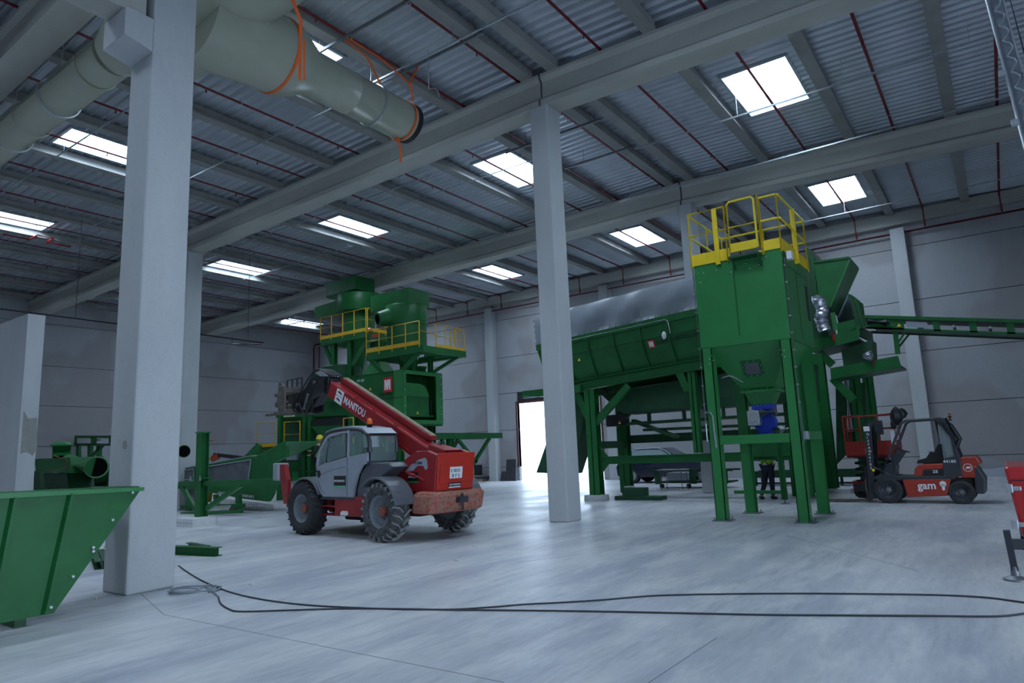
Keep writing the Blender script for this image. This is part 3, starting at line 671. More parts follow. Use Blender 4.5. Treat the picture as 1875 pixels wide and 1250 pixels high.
T('step', MB().m(RED).box(.3, 1.0, .62, .66, .5, .92).box(.3, .98, .66, .98, .66, .7).box(.3, .98, .66, .95, .46, .5), bevel=.01)
T('belly_guard', MB().m(BLACK).box(.2, 1.0, -.3, .3, .3, .5), BLACK, bevel=.04)
# rear body carrying the boom pivot
side = [(-1.05, 1.22), (-1.3, 1.53), (-2.05, 1.86), (-2.4, 1.86), (-2.72, 1.76), (-2.62, 1.0), (-2.3, .52), (-1.85, .5), (-1.45, .68), (-1.2, 1.0)]
T('rear_body_side', MB().m(RED).prism(side, 1, .44, .56), bevel=.015); T('rear_body_side', MB().m(RED).prism(side, 1, -.56, -.44), bevel=.015)
T('rear_body', MB().m(RED).prism([(-1.7, 1.55), (-2.6, 1.55), (-2.5, .9), (-1.6, .9)], 1, -.44, .44))
hm = MB().m(BLACK)
for x, z, r in ((-1.66, 1.11, .05), (-2.0, .95, .07)): hm.lathe((x, .561, z), (0, 1, 0), [(r, -.0), (r, .004)], 14)
hb = hm.build('access_hole', BLACK, e)
pn = lambda y, z: V((-2.72+(1.78-z)*.13, y, z))
T('rear_panel', MB().m(RED_B).slab([pn(.52, 1.02), pn(-.52, 1.02), pn(-.54, 1.8), pn(.54, 1.8)], (-.03, 0, 0)), RED_B, bevel=.01)
T('rear_cover_plate', MB().m(RED_B).slab([pn(.46, 1.18)+V((-.03, 0, 0)), pn(-.46, 1.18)+V((-.03, 0, 0)), pn(-.46, 1.55)+V((-.03, 0, 0)), pn(.46, 1.55)+V((-.03, 0, 0))], (-.02, 0, 0)), RED_B, bevel=.008)
pl = MB().m(WHITE).slab([pn(.2, 1.26)+V((-.052, 0, 0)), pn(-.16, 1.26)+V((-.052, 0, 0)), pn(-.16, 1.5)+V((-.052, 0, 0)), pn(.2, 1.5)+V((-.052, 0, 0))], (-.008, 0, 0)).build('number_plate', WHITE, e, bevel=.004)
up = (pn(0, 2)-pn(0, 1)).normalized()
text('E 0035', pn(.18, 1.39)+V((-.062, 0, 0)), (0, -1, 0), up, .1, BLACK, pl, sx=1.0); text('B F S', pn(.14, 1.285)+V((-.062, 0, 0)), (0, -1, 0), up, .1, BLACK, pl, sx=1.1)
dc = MB().m(BLACK).slab([pn(.2, 1.06)+V((-.032, 0, 0)), pn(-.16, 1.06)+V((-.032, 0, 0)), pn(-.16, 1.17)+V((-.032, 0, 0)), pn(.2, 1.17)+V((-.032, 0, 0))], (-.004, 0, 0)).build('rear_decal', BLACK, e)
text('MOVARION', pn(.18, 1.11)+V((-.038, 0, 0)), (0, -1, 0), up, .06, WHITE, dc); MB().m(WHITE).slab([pn(.19, 1.065)+V((-.038, 0, 0)), pn(-.15, 1.065)+V((-.038, 0, 0)), pn(-.15, 1.09)+V((-.038, 0, 0)), pn(.19, 1.09)+V((-.038, 0, 0))], (-.003, 0, 0)).build('white_stripe', WHITE, dc)
DIRTRED = mat('chipped_dirty_red', (.4, .04, .035), .8, noise=.9, nscale=16, bump=.5, col2=(.3, .25, .17))
cw = MB().m(DIRTRED).solid([(-2.72, -.78, .56), (-2.1, -.8, .56), (-2.1, .8, .56), (-2.72, .78, .56)], [(-2.86, -.74, 1.0), (-2.2, -.8, 1.02), (-2.2, .8, 1.02), (-2.86, .74, 1.0)])
cwo = T('counterweight', cw, DIRTRED, bevel=.09)
T('tow_hitch', MB().m(DGREY).box(-2.93, -2.8, -.12, .12, .76, .88).cyl((-2.88, 0, .6), (-2.88, 0, .95), .025, n=10), DGREY)
T('tail_lamp', MB().m(LAMP_ORANGE).cyl((-2.45, -.66, 1.3), (-2.52, -.66, 1.3), .06), LAMP_ORANGE)
st = MB().m(LGREY).prism([(-1.66, 1.42), (-1.9, 1.58), (-2.15, 1.68), (-2.35, 1.72), (-2.42, 1.66), (-2.44, 1.5), (-2.36, 1.46), (-2.3, 1.55), (-2.1, 1.55), (-1.95, 1.45)], 1, .561, .566).build('model_sticker', LGREY, e)
text('MT1840', (-1.97, .568, 1.585), (-1, 0, -.02), (0, 0, 1), .085, BLACK, st)
dk = MB().m(BLACK).box(-2.12, -1.76, .561, .565, 1.22, 1.42).build('side_decal', BLACK, e)
text('MOVARION', (-1.79, .567, 1.3), (-1, 0, 0), (0, 0, 1), .055, WHITE, dk); MB().m(GREEN_L).box(-2.12, -1.76, .565, .568, 1.19, 1.23).build('green_stripe', GREEN_L, dk)
T('red_hose', MB().m(RED).tube(bez([(-1.78, .58, 1.4), (-1.9, .62, 1.38), (-2.05, .6, 1.35)]), .04, 8).tube(bez([(-2.05, .6, 1.35), (-2.2, .6, 1.3), (-2.32, .58, 1.24)]), .022, 8))
# boom: main box, groove, top rail
ca, sa = .9, .436
def bm_pt(s, t, y): return V((-2.0+ca*s-sa*t, y, 1.74+sa*s+ca*t)) if False else V((-1.49+ca*s-sa*t, y, 1.67+sa*s+ca*t))
L_ = 4.0
def bbox(mb, s0, s1, t0, t1, y0, y1, cut=0):
    return mb.solid([bm_pt(s0, t0, y0), bm_pt(s0, t0, y1), bm_pt(s0, t1, y1), bm_pt(s0, t1, y0)], [bm_pt(s1+cut, t0, y0), bm_pt(s1+cut, t0, y1), bm_pt(s1, t1, y1), bm_pt(s1, t1, y0)])
bo = T('boom', bbox(MB().m(RED), -.3, L_, 0, .42, -.34, .1), RED, bevel=.035)
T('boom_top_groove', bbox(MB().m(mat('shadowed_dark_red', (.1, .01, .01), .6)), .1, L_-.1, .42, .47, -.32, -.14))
T('boom_rail', bbox(MB().m(RED), .0, L_-.15, .47, .58, -.34, -.12), RED, bevel=.01)
T('worn_strip', bbox(MB().m(WOOD), .0, L_-.15, .58, .6, -.3, -.16), WOOD)
T('boom_heel', MB().m(RED).solid([bm_pt(-.25, .5, -.3), bm_pt(-.25, .5, .1), V((-2.6, .2, 1.86)), V((-2.6, -.3, 1.86))], [bm_pt(-.3, -.05, -.3), bm_pt(-.3, -.05, .1), V((-2.3, .2, 1.5)), V((-2.3, -.3, 1.5))]), RED, bevel=.02)
T('boom_joint', MB().m(DGREY).cyl(bm_pt(-.35, .05, -.42), bm_pt(-.35, .05, .3), .12).cyl(bm_pt(-.3, .55, -.2), bm_pt(-.3, .1, .25), .05), DGREY)
for k, s in enumerate((1.0, 1.9, 2.75)):
    c = bm_pt(s, .44, .1); MB().m(RED).ring(c, (0, 1, 0), .035, .055, .02, 14).build('lifting_eye', RED, e)
sg = MB().m(RED_PIPE); 
T('boom_edge_line', MB().m(RED_B).tube([bm_pt(.3, .1, .102), bm_pt(2.4, .16, .102)], .004, 4), RED_B)
dx = (-ca, 0, -sa); dz = (-sa, 0, ca)
mt = text('MANITOU', bm_pt(3.22, .12, .103), dx, dz, .26, WHITE, bo, 'brand_lettering', sx=.84, bold=.012)
for k in (0, 1):
    st = MB().m(WHITE); o0 = bm_pt(3.62, .02+k*.185, .101)
    q = [o0, o0+V(dx)*.34, o0+V(dx)*.34+V(dz)*.17, o0+V(dz)*.17]; st.slab(q, (0, .004, 0))
    so = st.build('warning_sticker', WHITE, bo)
    mm = MB().m(BLACK); p = o0+V((0, .006, 0)); mm.slab([p+V(dx)*.05+V(dz)*.09, p+V(dx)*.28+V(dz)*.06, p+V(dx)*.22+V(dz)*.12, p+V(dx)*.12+V(dz)*.13], (0, .003, 0)); mm.build('sticker_drawing', BLACK, so)
cable = mat('pink_loose_cable', (.5, .16, .12), .6)
T('loose_cable', MB().m(cable).tube(bez([bm_pt(1.5, .02, .12), bm_pt(1.25, .12, .2), bm_pt(.9, .1, .3), (-.75, .6, 2.3), (-1.02, .62, 2.0)]), .008, 5).tube(bez([bm_pt(.5, .03, .12), bm_pt(.1, .05, .25), bm_pt(-.1, .25, .2)]), .008, 5), cable)
# head: gooseneck, hoses, carriage
for y0, y1 in ((-.36, -.3), (-.02, .05)):
    T('head_side_plate', MB().m(BLACK).prism([(2.1, 3.95), (2.6, 4.06), (2.95, 4.03), (3.3, 3.72), (3.78, 3.5), (3.8, 3.15), (3.3, 3.02), (2.95, 3.05), (2.85, 3.5), (2.5, 3.6), (2.15, 3.45)], 1, y0, y1), BLACK, bevel=.02)
T('boom_head', MB().m(DGREY).prism([(2.1, 3.9), (2.55, 3.98), (2.8, 3.6), (3.3, 3.4), (3.2, 3.2), (2.9, 3.25), (2.5, 3.62), (2.15, 3.5)], 1, -.3, -.02), DGREY, bevel=.03)
T('head_pin', MB().m(STEEL).cyl((3.6, -.45, 3.3), (3.6, .12, 3.3), .06, n=12), STEEL); T('head_pin', MB().m(STEEL).cyl((2.75, -.4, 3.85), (2.75, .1, 3.85), .045, n=12), STEEL)
hs = MB().m(BLACK)
for k in range(6):
    y = -.3+k*.08; hs.tube(bez([(2.0, y, 3.95), (2.5, y+.03, 4.18), (2.95, y, 4.02), (3.15+k*.06, y, 3.6), (3.3+k*.08, y+.05, 3.2), (3.6, y, 3.1)]), .022, 6)
    hs.tube(bez([(2.2, .06, 3.9-k*.06), (2.6, .1, 3.7-k*.05), (2.85+k*.05, .1, 3.3), (3.15, .1, 3.05-k*.01), (3.5, .08, 3.2+k*.03)]), .018, 6)
T('hydraulic_hose', hs, BLACK)
T('tilt_cylinder', MB().m(GALV).cyl((3.0, .12, 3.55), (3.2, .12, 3.15), .035, n=10), GALV)
T('head_guard', MB().m(LGREY).slab([(2.15, .08, 3.95), (2.45, .08, 4.14), (2.75, .08, 4.1), (2.45, .08, 3.98)], (0, -.4, 0)), LGREY)
cr = MB().m(DUSTY).box(3.72, 3.85, -.62, .45, 3.05, 3.2).box(3.72, 3.85, -.62, .45, 3.65, 3.8).box(3.6, 4.7, .3, .45, 3.05, 3.1)
for y in (-.6, -.1, .4): cr.prism([(3.7, 3.05), (4.0, 3.1), (4.1, 3.45), (3.95, 3.85), (3.7, 3.8)], 1, y-.03, y+.03)
cr.prism([(4.86, 4.05), (4.72, 4.02), (4.45, 3.75), (4.05, 3.7), (4.0, 3.15), (4.85, 3.08), (4.93, 3.6)], 1, -.1, -.04)
cr.box(3.9, 4.85, -.5, .1, 3.62, 3.7).box(3.9, 4.85, -.5, .1, 3.1, 3.17)
for k in range(5): cr.blob((4.1+k*.17, .0, 3.3+.1*(k % 3)), .12, .1, .1, 8, .15)
T('fork_carriage', cr, DUSTY)
bk = MB().m(DGREY)
for x in (4.02, 4.28, 4.55, 4.84): bk.bar((x, -.3, 3.65), (x, -.3, 4.12), .045, .03)
bk.bar((4.0, -.3, 4.12), (4.86, -.3, 4.12), .035, .035)
T('load_guard', bk, DGREY)
# cab
CY0, CY1 = .22, 1.05
body = [(.78, .9), (.93, 1.03), (1.04, 1.22), (1.09, 1.46), (1.05, 1.6), (.68, 1.68), (-.11, 1.79), (-.98, 1.88), (-.98, 1.64), (-.8, 1.6), (-.62, 1.4), (-.5, 1.1), (-.45, .9)]
T('cab_body', MB().m(LGREY).prism(body, 1, CY1-.06, CY1), LGREY, bevel=.012)
T('cab_inner_side', MB().m(MGREY).prism(body, 1, CY0, CY0+.05), MGREY)
T('cab_floor', MB().m(BLACK).box(-.5, .95, CY0, CY1-.06, .9, .98).box(-.5, -.2, CY0, CY1-.06, .98, 1.35), BLACK)
T('cab_sill', MB().m(DGREY).box(-.5, .85, CY1-.1, CY1+.01, .84, .9), DGREY)
dl = MB().m(DGREY).tube([(-.22, CY1+.001, .92), (-.22, CY1+.001, 1.78), (-.2, CY1+.001, 2.3)], .007, 4); dl.tube([(x, CY1+.001, z) for x, z in ((.7, .98), (.86, 1.08), (.97, 1.28))], .006, 4)
dl.tube(bez([(.95, CY1+.001, 1.38), (.5, CY1+.001, 1.5), (-.15, CY1+.001, 1.58)]), .005, 4); T('door_seam', dl, DGREY)
T('door_handle', MB().m(BLACK).blob((.93, CY1+.01, 1.43), .07, .025, .09, 10), BLACK)
T('mirror', MB().m(BLACK).bar((1.0, 1.06, 1.5), (1.35, 1.2, 1.5), .03).blob((1.7, .3, 1.42), .18, .12, .12, 10), BLACK)
dcl = MB().m(BLACK).box(-.17, .31, CY1, CY1+.005, 1.12, 1.38).build('door_decal', BLACK, e)
text('MOVARION', (.3, CY1+.006, 1.24), (-1, 0, 0), (0, 0, 1), .075, WHITE, dcl, sx=1.05); MB().m(mat('pale_green_stripe', (.12, .42, .25), .5)).box(-.17, .31, CY1, CY1+.008, 1.115, 1.16).build('green_stripe', None, dcl)
# window frame: smooth grey arch of the door, dark roof band
arch = bez([(1.05, CY1-.02, 1.58), (.98, CY1-.03, 1.88), (.8, CY1-.05, 2.15), (.62, CY1-.06, 2.3), (.35, CY1-.06, 2.34), (-.12, CY1-.06, 2.37), (-.22, CY1-.05, 2.33), (-.22, CY1-.03, 1.8)], 6)
T('door_frame', MB().m(LGREY).tube(arch, .04, 8).tube([(.72, CY1-.03, 1.64), (.68, CY1-.04, 1.95), (.62, CY1-.05, 2.12), (.52, CY1-.06, 2.26)], .018, 6), LGREY)
T('window_seal', MB().m(BLACK).tube(bez([(.66, CY1-.02, 1.69), (.62, CY1-.03, 2.0), (.5, CY1-.05, 2.2), (.3, CY1-.05, 2.28), (-.12, CY1-.05, 2.31), (-.15, CY1-.03, 1.82)], 6), .016, 6).tube([(.66, CY1-.02, 1.69), (-.14, CY1-.02, 1.81)], .012, 6), BLACK)
def arch3(y): return bez([(1.1, y, 1.6), (1.02, y, 1.92), (.85, y, 2.2), (.66, y, 2.38), (.3, y, 2.44), (-.3, y, 2.44), (-.75, y, 2.38), (-.96, y, 2.2), (-1.0, y, 1.88)], 6)
T('cab_pillar', MB().m(DGREY).tube(arch3(CY1-.06), .045, 8)); T('cab_pillar', MB().m(DGREY).tube(arch3(CY0+.03), .045, 8))
T('cab_cross_bar', MB().m(DGREY).bar((-1.0, CY0, 1.66), (-1.0, CY1, 1.66), .05).bar((-.98, CY0, 2.27), (-.98, CY1, 2.27), .05).bar((1.06, CY0, 1.6), (1.06, CY1, 1.6), .05), DGREY)
roofp = [(.66, 2.38), (.3, 2.43), (-.3, 2.44), (-.75, 2.38), (-.98, 2.26), (-.98, 2.3), (-.78, 2.43), (-.3, 2.5), (.3, 2.48), (.7, 2.42)]
T('cab_roof', MB().m(LGREY).prism(roofp, 1, CY0, CY1-.02), LGREY, bevel=.01)
gl = lambda name, mb: mb.build(name, GLASS, e)
gl('door_window', MB().m(GLASS).prism([(.64, 1.7), (.6, 2.0), (.5, 2.2), (.3, 2.3), (-.12, 2.32), (-.14, 1.81)], 1, CY1-.03, CY1-.02))
gl('quarter_window', MB().m(GLASS).prism([(1.02, 1.62), (.95, 1.9), (.62, 2.22), (.7, 1.68)], 1, CY1-.03, CY1-.02))
gl('side_window', MB().m(GLASS).prism([(-.26, 1.82), (-.26, 2.38), (-.7, 2.36), (-.92, 2.2), (-.94, 1.9)], 1, CY1-.03, CY1-.02))
gl('rear_window', MB().m(GLASS).box(-1.0, -.99, CY0+.05, CY1-.08, 1.68, 2.25))
gl('windscreen', MB().m(GLASS).solid([(1.08, CY0+.05, 1.62), (1.08, CY1-.08, 1.62), (.66, CY1-.08, 2.36), (.66, CY0+.05, 2.36)], [(1.09, CY0+.05, 1.62), (1.09, CY1-.08, 1.62), (.67, CY1-.08, 2.37), (.67, CY0+.05, 2.37)]))
T('dashboard', MB().m(BLACK).box(.65, 1.0, CY0+.08, CY1-.12, .95, 1.62), BLACK)
T('steering_wheel', MB().m(BLACK).ring((.42, .6, 1.72), (-.5, 0, 1), .15, .18, .03, 20).cyl((.65, .6, 1.45), (.42, .6, 1.72), .03, n=8), BLACK)
T('seat', MB().m(BLACK).box(-.55, -.0, .4, .85, 1.3, 1.42).box(-.62, -.5, .4, .85, 1.35, 2.0), BLACK, bevel=.04)
T('cab_grille', MB().m(BLACK).box(-1.01, -.98, CY0+.06, CY1-.06, 2.24, 2.3), BLACK)
bc = MB().m(BLACK).cyl((-.62, .72, 2.42), (-.62, .72, 2.52), .07).m(LAMP_ORANGE).lathe((-.62, .72, 2.52), (0, 0, 1), [(.065, 0), (.06, .1), (.03, .14)], 16)
T('beacon', bc, None)
# engine fairing, fenders
T('wheel_arch_fairing', MB().m(MGREY).prism([(-.46, .88), (-.5, 1.12), (-.64, 1.42), (-.82, 1.6), (-1.02, 1.66), (-1.65, 1.64), (-1.8, 1.55), (-1.1, 1.2), (-.92, .88)], 1, .5, .98), MGREY, bevel=.03)
def fender(x, y0, y1, R, a0, a1, drop):
    m = MB().m(MGREY); o = []; i_ = []
    for k in range(11):
        a = a0+(a1-a0)*k/10; o.append((x+R*math.sin(a), .62+R*math.cos(a))); i_.append((x+(R-.05)*math.sin(a), .62+(R-.05)*math.cos(a)))
    return m.prism(o+i_[::-1], 1, y0, y1)
T('fender', fender(-1.53, .74, 1.28, .74, .75, -1.35, 0), MGREY, bevel=.02); T('fender', fender(-1.53, -1.28, -.74, .74, .75, -1.35, 0), MGREY, bevel=.02)
T('fender', fender(1.55, .62, 1.1, .74, 1.2, -1.1, 0), MGREY, bevel=.02); T('fender', fender(1.55, -1.1, -.62, .74, 1.2, -1.1, 0), MGREY, bevel=.02)
# front stabiliser arms
for s in (1, -1):
    sb = MB().m(RED).prism([(2.35, .7), (2.55, .7), (2.72, 1.3), (2.75, 1.68), (2.55, 1.68), (2.4, 1.3)], 1, s*1.0-.06, s*1.0+.06)
    T('stabiliser_arm', sb, RED, bevel=.015); T('stabiliser_pad', MB().m(LGREY).box(2.74, 3.0, s*1.0-.2, s*1.0+.12, 1.28, 1.72), LGREY, bevel=.03)
T('front_frame', MB().m(RED).box(2.2, 2.5, -1.0, 1.0, .62, .82), RED)
T('engine_cover', MB().m(DGREY).box(-1.4, .9, -1.05, -.5, .92, 1.5), DGREY, bevel=.05)

# ================================================================= DRUM SCREEN LINE (inclined long machine with tarpaulin) behind the tower
TY = 17.6; SL = .067
e = empty('drum_screen', (-7.5, 18.9, 0), 0, 'long inclined green drum screen on tall legs under a grey tarpaulin', 'screening machine')
D = lambda name, mb, material=GREEN, **k: mb.build(name, material, e, **k)
ax_ = V((1, 0, SL)).normalized(); nx_ = V((-SL, 0, 1)).normalized()
def tp(s, y, t): return V((-11.6, y, 4.77))+ax_*s+nx_*t
def tbox(mb, s0, s1, y0, y1, t0, t1): return mb.solid([tp(s0, y0, t0), tp(s1, y0, t0), tp(s1, y1, t0), tp(s0, y1, t0)], [tp(s0, y0, t1), tp(s1, y0, t1), tp(s1, y1, t1), tp(s0, y1, t1)])
SE = 7.3
D('top_beam', tbox(MB().m(GREEN), 0, SE, TY-.04, TY+.06, -.17, .02)); D('top_beam', tbox(MB().m(GREEN), 0, SE, TY+2.6, TY+2.7, -.17, .02))
# side skin: upright strip, then sloping inward
sk = MB().m(GREEN)
sk.solid([tp(0.3, TY, -.17), tp(SE, TY, -.17), tp(SE, TY, -.56), tp(.3, TY, -.5)], [tp(.3, TY+.02, -.17), tp(SE, TY+.02, -.17), tp(SE, TY+.02, -.56), tp(.3, TY+.02, -.5)])
D('upper_side_panel', sk)
sk = MB().m(GREEN).solid([tp(1.0, TY+.01, -.5), tp(SE, TY+.01, -.56), tp(SE, TY+.3, -1.3), tp(1.0, TY+.3, -1.26)], [tp(1.0, TY+.04, -.5), tp(SE, TY+.04, -.56), tp(SE, TY+.33, -1.3), tp(1.0, TY+.33, -1.26)])
D('lower_side_panel', sk)
D('side_fold', MB().m(BLACK).solid([tp(.3, TY-.005, -.5), tp(SE, TY-.005, -.555), tp(SE, TY, -.565), tp(.3, TY, -.51)], [tp(.3, TY+.001, -.5), tp(SE, TY+.001, -.555), tp(SE, TY+.005, -.565), tp(.3, TY+.005, -.51)]), BLACK)
for s in (1.05, 1.82, 2.68, 3.53, 4.36, 5.2, 6.05, 6.8):
    m = MB().m(GREEN); m.solid([tp(s, TY-.05, -.17), tp(s+.03, TY-.05, -.17), tp(s+.03, TY, -.17), tp(s, TY, -.17)], [tp(s, TY-.05, -.53), tp(s+.03, TY-.05, -.53), tp(s+.03, TY, -.53), tp(s, TY, -.53)])
    m.solid([tp(s, TY-.05, -.53), tp(s+.03, TY-.05, -.53), tp(s+.03, TY+.04, -.53), tp(s, TY+.04, -.53)], [tp(s+.03, TY+.2, -1.28), tp(s+.06, TY+.2, -1.28), tp(s+.06, TY+.3, -1.28), tp(s+.03, TY+.3, -1.28)])
    D('side_rib', m)
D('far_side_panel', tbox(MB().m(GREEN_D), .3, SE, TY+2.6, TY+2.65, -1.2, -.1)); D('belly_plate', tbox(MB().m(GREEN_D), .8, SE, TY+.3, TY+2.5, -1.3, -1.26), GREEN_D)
D('end_plate', MB().m(GREEN).solid([tp(.28, TY, -.1), tp(.28, TY+2.6, -.1), tp(1.0, TY+2.3, -1.26), tp(1.0, TY+.3, -1.26)], [tp(.31, TY, -.1), tp(.31, TY+2.6, -.1), tp(1.03, TY+2.3, -1.26), tp(1.03, TY+.3, -1.26)]))
D('left_bracket', MB().m(GREEN).prism([(-11.6, 4.78), (-11.25, 4.8), (-11.3, 4.1), (-11.42, 4.1), (-11.55, 4.5)], 1, TY, TY+.05))
D('main_girder', MB().m(GREEN).hbar(tp(.6, TY+.25, -1.46), tp(SE, TY+.25, -1.46), .2, .3, .02, up=nx_)); D('main_girder', MB().m(GREEN).hbar(tp(.6, TY+2.35, -1.46), tp(SE, TY+2.35, -1.46), .2, .3, .02, up=nx_))
# tarpaulin with soft folds and a row of toggles
def tarp():
    m = MB().m(TARP); n = 44; rows = [(-.0, -.02), (.02, .04), (.16, .08), (.38, .03), (.62, .05), (.86, .1), (.97, .16), (1.05, .5), (1.1, 1.3), (1.05, 2.1), (.9, 2.55), (0, 2.62)]
    G_ = []
    for i in range(n+1):
        s = -.05+(SE+.05)*i/n; r = []
        for k, (t, y) in enumerate(rows):
            w = .025*math.sin(i*1.7+k*1.1)*math.sin(i*.37+k)+.03*math.sin(i*.8-k*1.4) if 0 < k < 6 else 0
            r.append(m.bm.verts.new(tp(s, TY+y+w, t+(.008*math.sin(i*.9) if k == 6 else 0))))
        G_.append(r)
    for A, B in zip(G_, G_[1:]):
        for k in range(len(rows)-1): f = m.bm.faces.new((A[k], B[k], B[k+1], A[k+1])); f.smooth = True
    m.bm.faces.new(G_[0]); m.bm.faces.new(G_[-1][::-1]); return m
D('tarpaulin', tarp(), TARP)
m = MB().m(BLACK)
for k in range(38): s = .1+k*.208; m.bar(tp(s, TY-.03, .02), tp(s+.02, TY-.02, .1), .012)
for k in range(5): m.bar(tp(-.06, TY+.05, .1+k*.18), tp(-.06, TY+.12, .1+k*.18), .02)
D('tarp_toggle', m, BLACK)
D('lighting_conduit', MB().m(GALV).tube([tp(1.1, TY-.06, -.08), tp(4.35, TY-.06, -.1), tp(4.42, TY-.06, -.15), tp(4.45, TY-.06, -.5)], .014, 6), GALV)
D('wrapped_junction', MB().m(WHITE).blob(at(1216, 614, 1, TY-.08), .07, .06, .11, 10, .08), WHITE)
# marks on the side
def mark_nn(o, x, y, size, parent):
    """white double-N mark on a red square"""
    x = V(x).normalized(); y = V(y); y = (y-x*y.dot(x)).normalized(); z = x.cross(y); p = V(o)
    b = MB().m(mat('mark_red', (.5, .02, .015), .5)).slab([p, p+x*size, p+x*size+y*size*1.15, p+y*size*1.15], z*.004).build('red_mark', None, parent)
    m = MB().m(WHITE); h = size*.8; y0 = size*.17; q = p+z*.005
    for a in (.14, .40, .66): m.slab([q+x*size*a+y*y0, q+x*size*(a+.13)+y*y0, q+x*size*(a+.13)+y*(y0+h), q+x*size*a+y*(y0+h)], z*.003)
    q = q+z*.001
    for a in (.16, .44): m.slab([q+x*size*a+y*(y0+h), q+x*size*(a+.16)+y*(y0+h), q+x*size*(a+.36)+y*y0, q+x*size*(a+.22)+y*y0], z*.003)
    m.build('white_letters', WHITE, b); return b
sv = (tp(0, TY+.3, -1.28)-tp(0, TY+.01, -.53)).normalized()*-1
def on_lower(s, d): return tp(s, TY-.006, -.53)-sv*d+V((0, -.02, 0))
mark_nn(on_lower(3.72, .28), ax_, sv, .2, e)
GHOST = mat('dark_green_lettering', (.004, .03, .018), .5)
text('BIANNA', on_lower(3.98, .22), ax_, sv, .17, GHOST, e, sx=.9)
text('MTR2.1700', on_lower(4.55, .2), ax_, sv, .17, GHOST, e, sx=.95, bold=.01)
def warn(o, x, y, s, parent):
    x = V(x).normalized(); y = V(y).normalized(); z = x.cross(y); p = V(o)
    t = MB().m(YELLOW).slab([p, p+x*s, p+x*s*.5+y*s*.9], z*.004).build('warning_triangle', YELLOW, parent)
    MB().m(BLACK).slab([p+z*.005+x*s*.44+y*s*.15, p+z*.005+x*s*.56+y*s*.15, p+z*.005+x*s*.5+y*s*.6], z*.002).build('warning_symbol', BLACK, t)
warn(at(1058, 661, 1, TY-.07), (1, 0, 0), (0, 0, 1), .1, e)
# lower green troughs and belt frame under the drum
D('collecting_chute', pp(MB().m(GREEN_D), [(1118, 722), (1300, 686), (1300, 744), (1131, 752)], 18.4, .06), GREEN_D); 
D('collecting_chute', MB().m(GREEN_D).solid([(-9.6, 18.4, 3.2), (-3.9, 18.4, 3.5), (-3.9, 19.9, 3.5), (-9.6, 19.9, 3.2)], [(-9.3, 18.7, 2.5), (-3.9, 18.7, 2.5), (-3.9, 19.6, 2.5), (-9.3, 19.6, 2.5)]), GREEN_D)
bf = MB().m(GREEN_D)
bf.bar((-9.6, 18.9, 2.52), (-3.9, 18.9, 2.56), .06, .08); bf.bar((-9.6, 18.9, 2.2), (-3.9, 18.9, 2.2), .06, .08)
for x in (-9.5, -8.55, -7.45, -6.3, -5.2, -4.2): bf.bar((x, 18.9, 2.2), (x, 18.9, 2.5), .18, .05, up=(1, 0, 0))
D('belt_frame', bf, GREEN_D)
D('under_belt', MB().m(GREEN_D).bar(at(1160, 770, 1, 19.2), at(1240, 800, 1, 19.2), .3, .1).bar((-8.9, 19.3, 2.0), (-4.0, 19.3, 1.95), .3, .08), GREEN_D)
D('drive_unit', MB().m(BLACK).box(-9.9, -9.3, 18.7, 19.0, 2.15, 2.5), BLACK); warn(at(1132, 776, 1, 18.65), (1, 0, 0), (0, 0, 1), .1, e)
# legs and frame
lg = lambda x, y, z0, z1, w=.34: MB().m(GREEN).hbar((x, y, z0), (x, y, z1), w, w*.9, .025, up=(0, 1, 0)).build('leg', GREEN, e)
lg(-9.88, 17.85, .17, 3.25); lg(-10.15, 20.35, .06, 3.3); lg(-6.72, 17.85, 1.28, 3.45, .2); lg(-4.1, 17.95, .14, 3.7, .3); lg(-4.4, 20.3, .06, 3.7, .3)
for a, b in (((1088, 775), (1150, 705)), ((1076, 765), (1052, 712)), ((1259, 715), (1243, 682))): D('brace', pb(MB().m(GREEN), a, b, 17.75, .14, .2))
D('brace', pb(MB().m(GREEN_D), (1150, 762), (1086, 700), 19.9, .14, .2), GREEN_D)
fr = MB().m(GREEN).hbar((-9.75, 17.85, 1.15), (-4.2, 17.85, 1.15), .2, .22, .02); D('lower_beam', fr)
D('rear_beam', MB().m(GREEN_D).hbar((-10.1, 20.35, 1.75), (-4.4, 20.35, 1.75), .2, .26, .02), GREEN_D); D('cross_beam', MB().m(GREEN_D).bar((-10.0, 17.9, 1.6), (-10.1, 20.3, 1.6), .14, .22).bar((-4.1, 17.9, 1.2), (-4.3, 20.3, 1.2), .14, .22), GREEN_D)
for s in ((-9.72, 1.26, 1), (-9.72, 1.04, -1)): D('gusset', MB().m(GREEN).prism([(s[0], s[1]), (s[0]+.28, s[1]), (s[0], s[1]+.3*s[2])], 1, 17.83, 17.87))
D('side_cover', pp(MB().m(GREEN), [(1372, 806), (1446, 803), (1446, 834), (1372, 836)], 17.72, .04))
D('discharge_chute', pp(MB().m(GREEN_D), [(1046, 716), (1068, 745), (1067, 785), (1040, 868), (982, 865), (1000, 812)], 18.6, .9), GREEN_D)
D('outfeed_beam', pp(MB().m(GREEN), [(956, 716), (1062, 704), (1062, 718), (956, 729)], TY+.05, .14)); pb(m2 := MB().m(LGREY), (958, 725), (1000, 727), TY+.03, .015, .02); D('pale_strip', m2, LGREY)
world_parts(e)
def foot_block(x, y, r, h, label, material=BLOCK):
    return tag(MB().m(material).lathe((x, y, 0), (0, 0, 1), [(r, 0), (r*1.02, h*.1), (r, h), (r*.97, h)], 24).build('concrete_block', material), label, 'block')
foot_block(-9.88, 17.8, .36, .165, 'round concrete pad under the left leg of the drum screen')
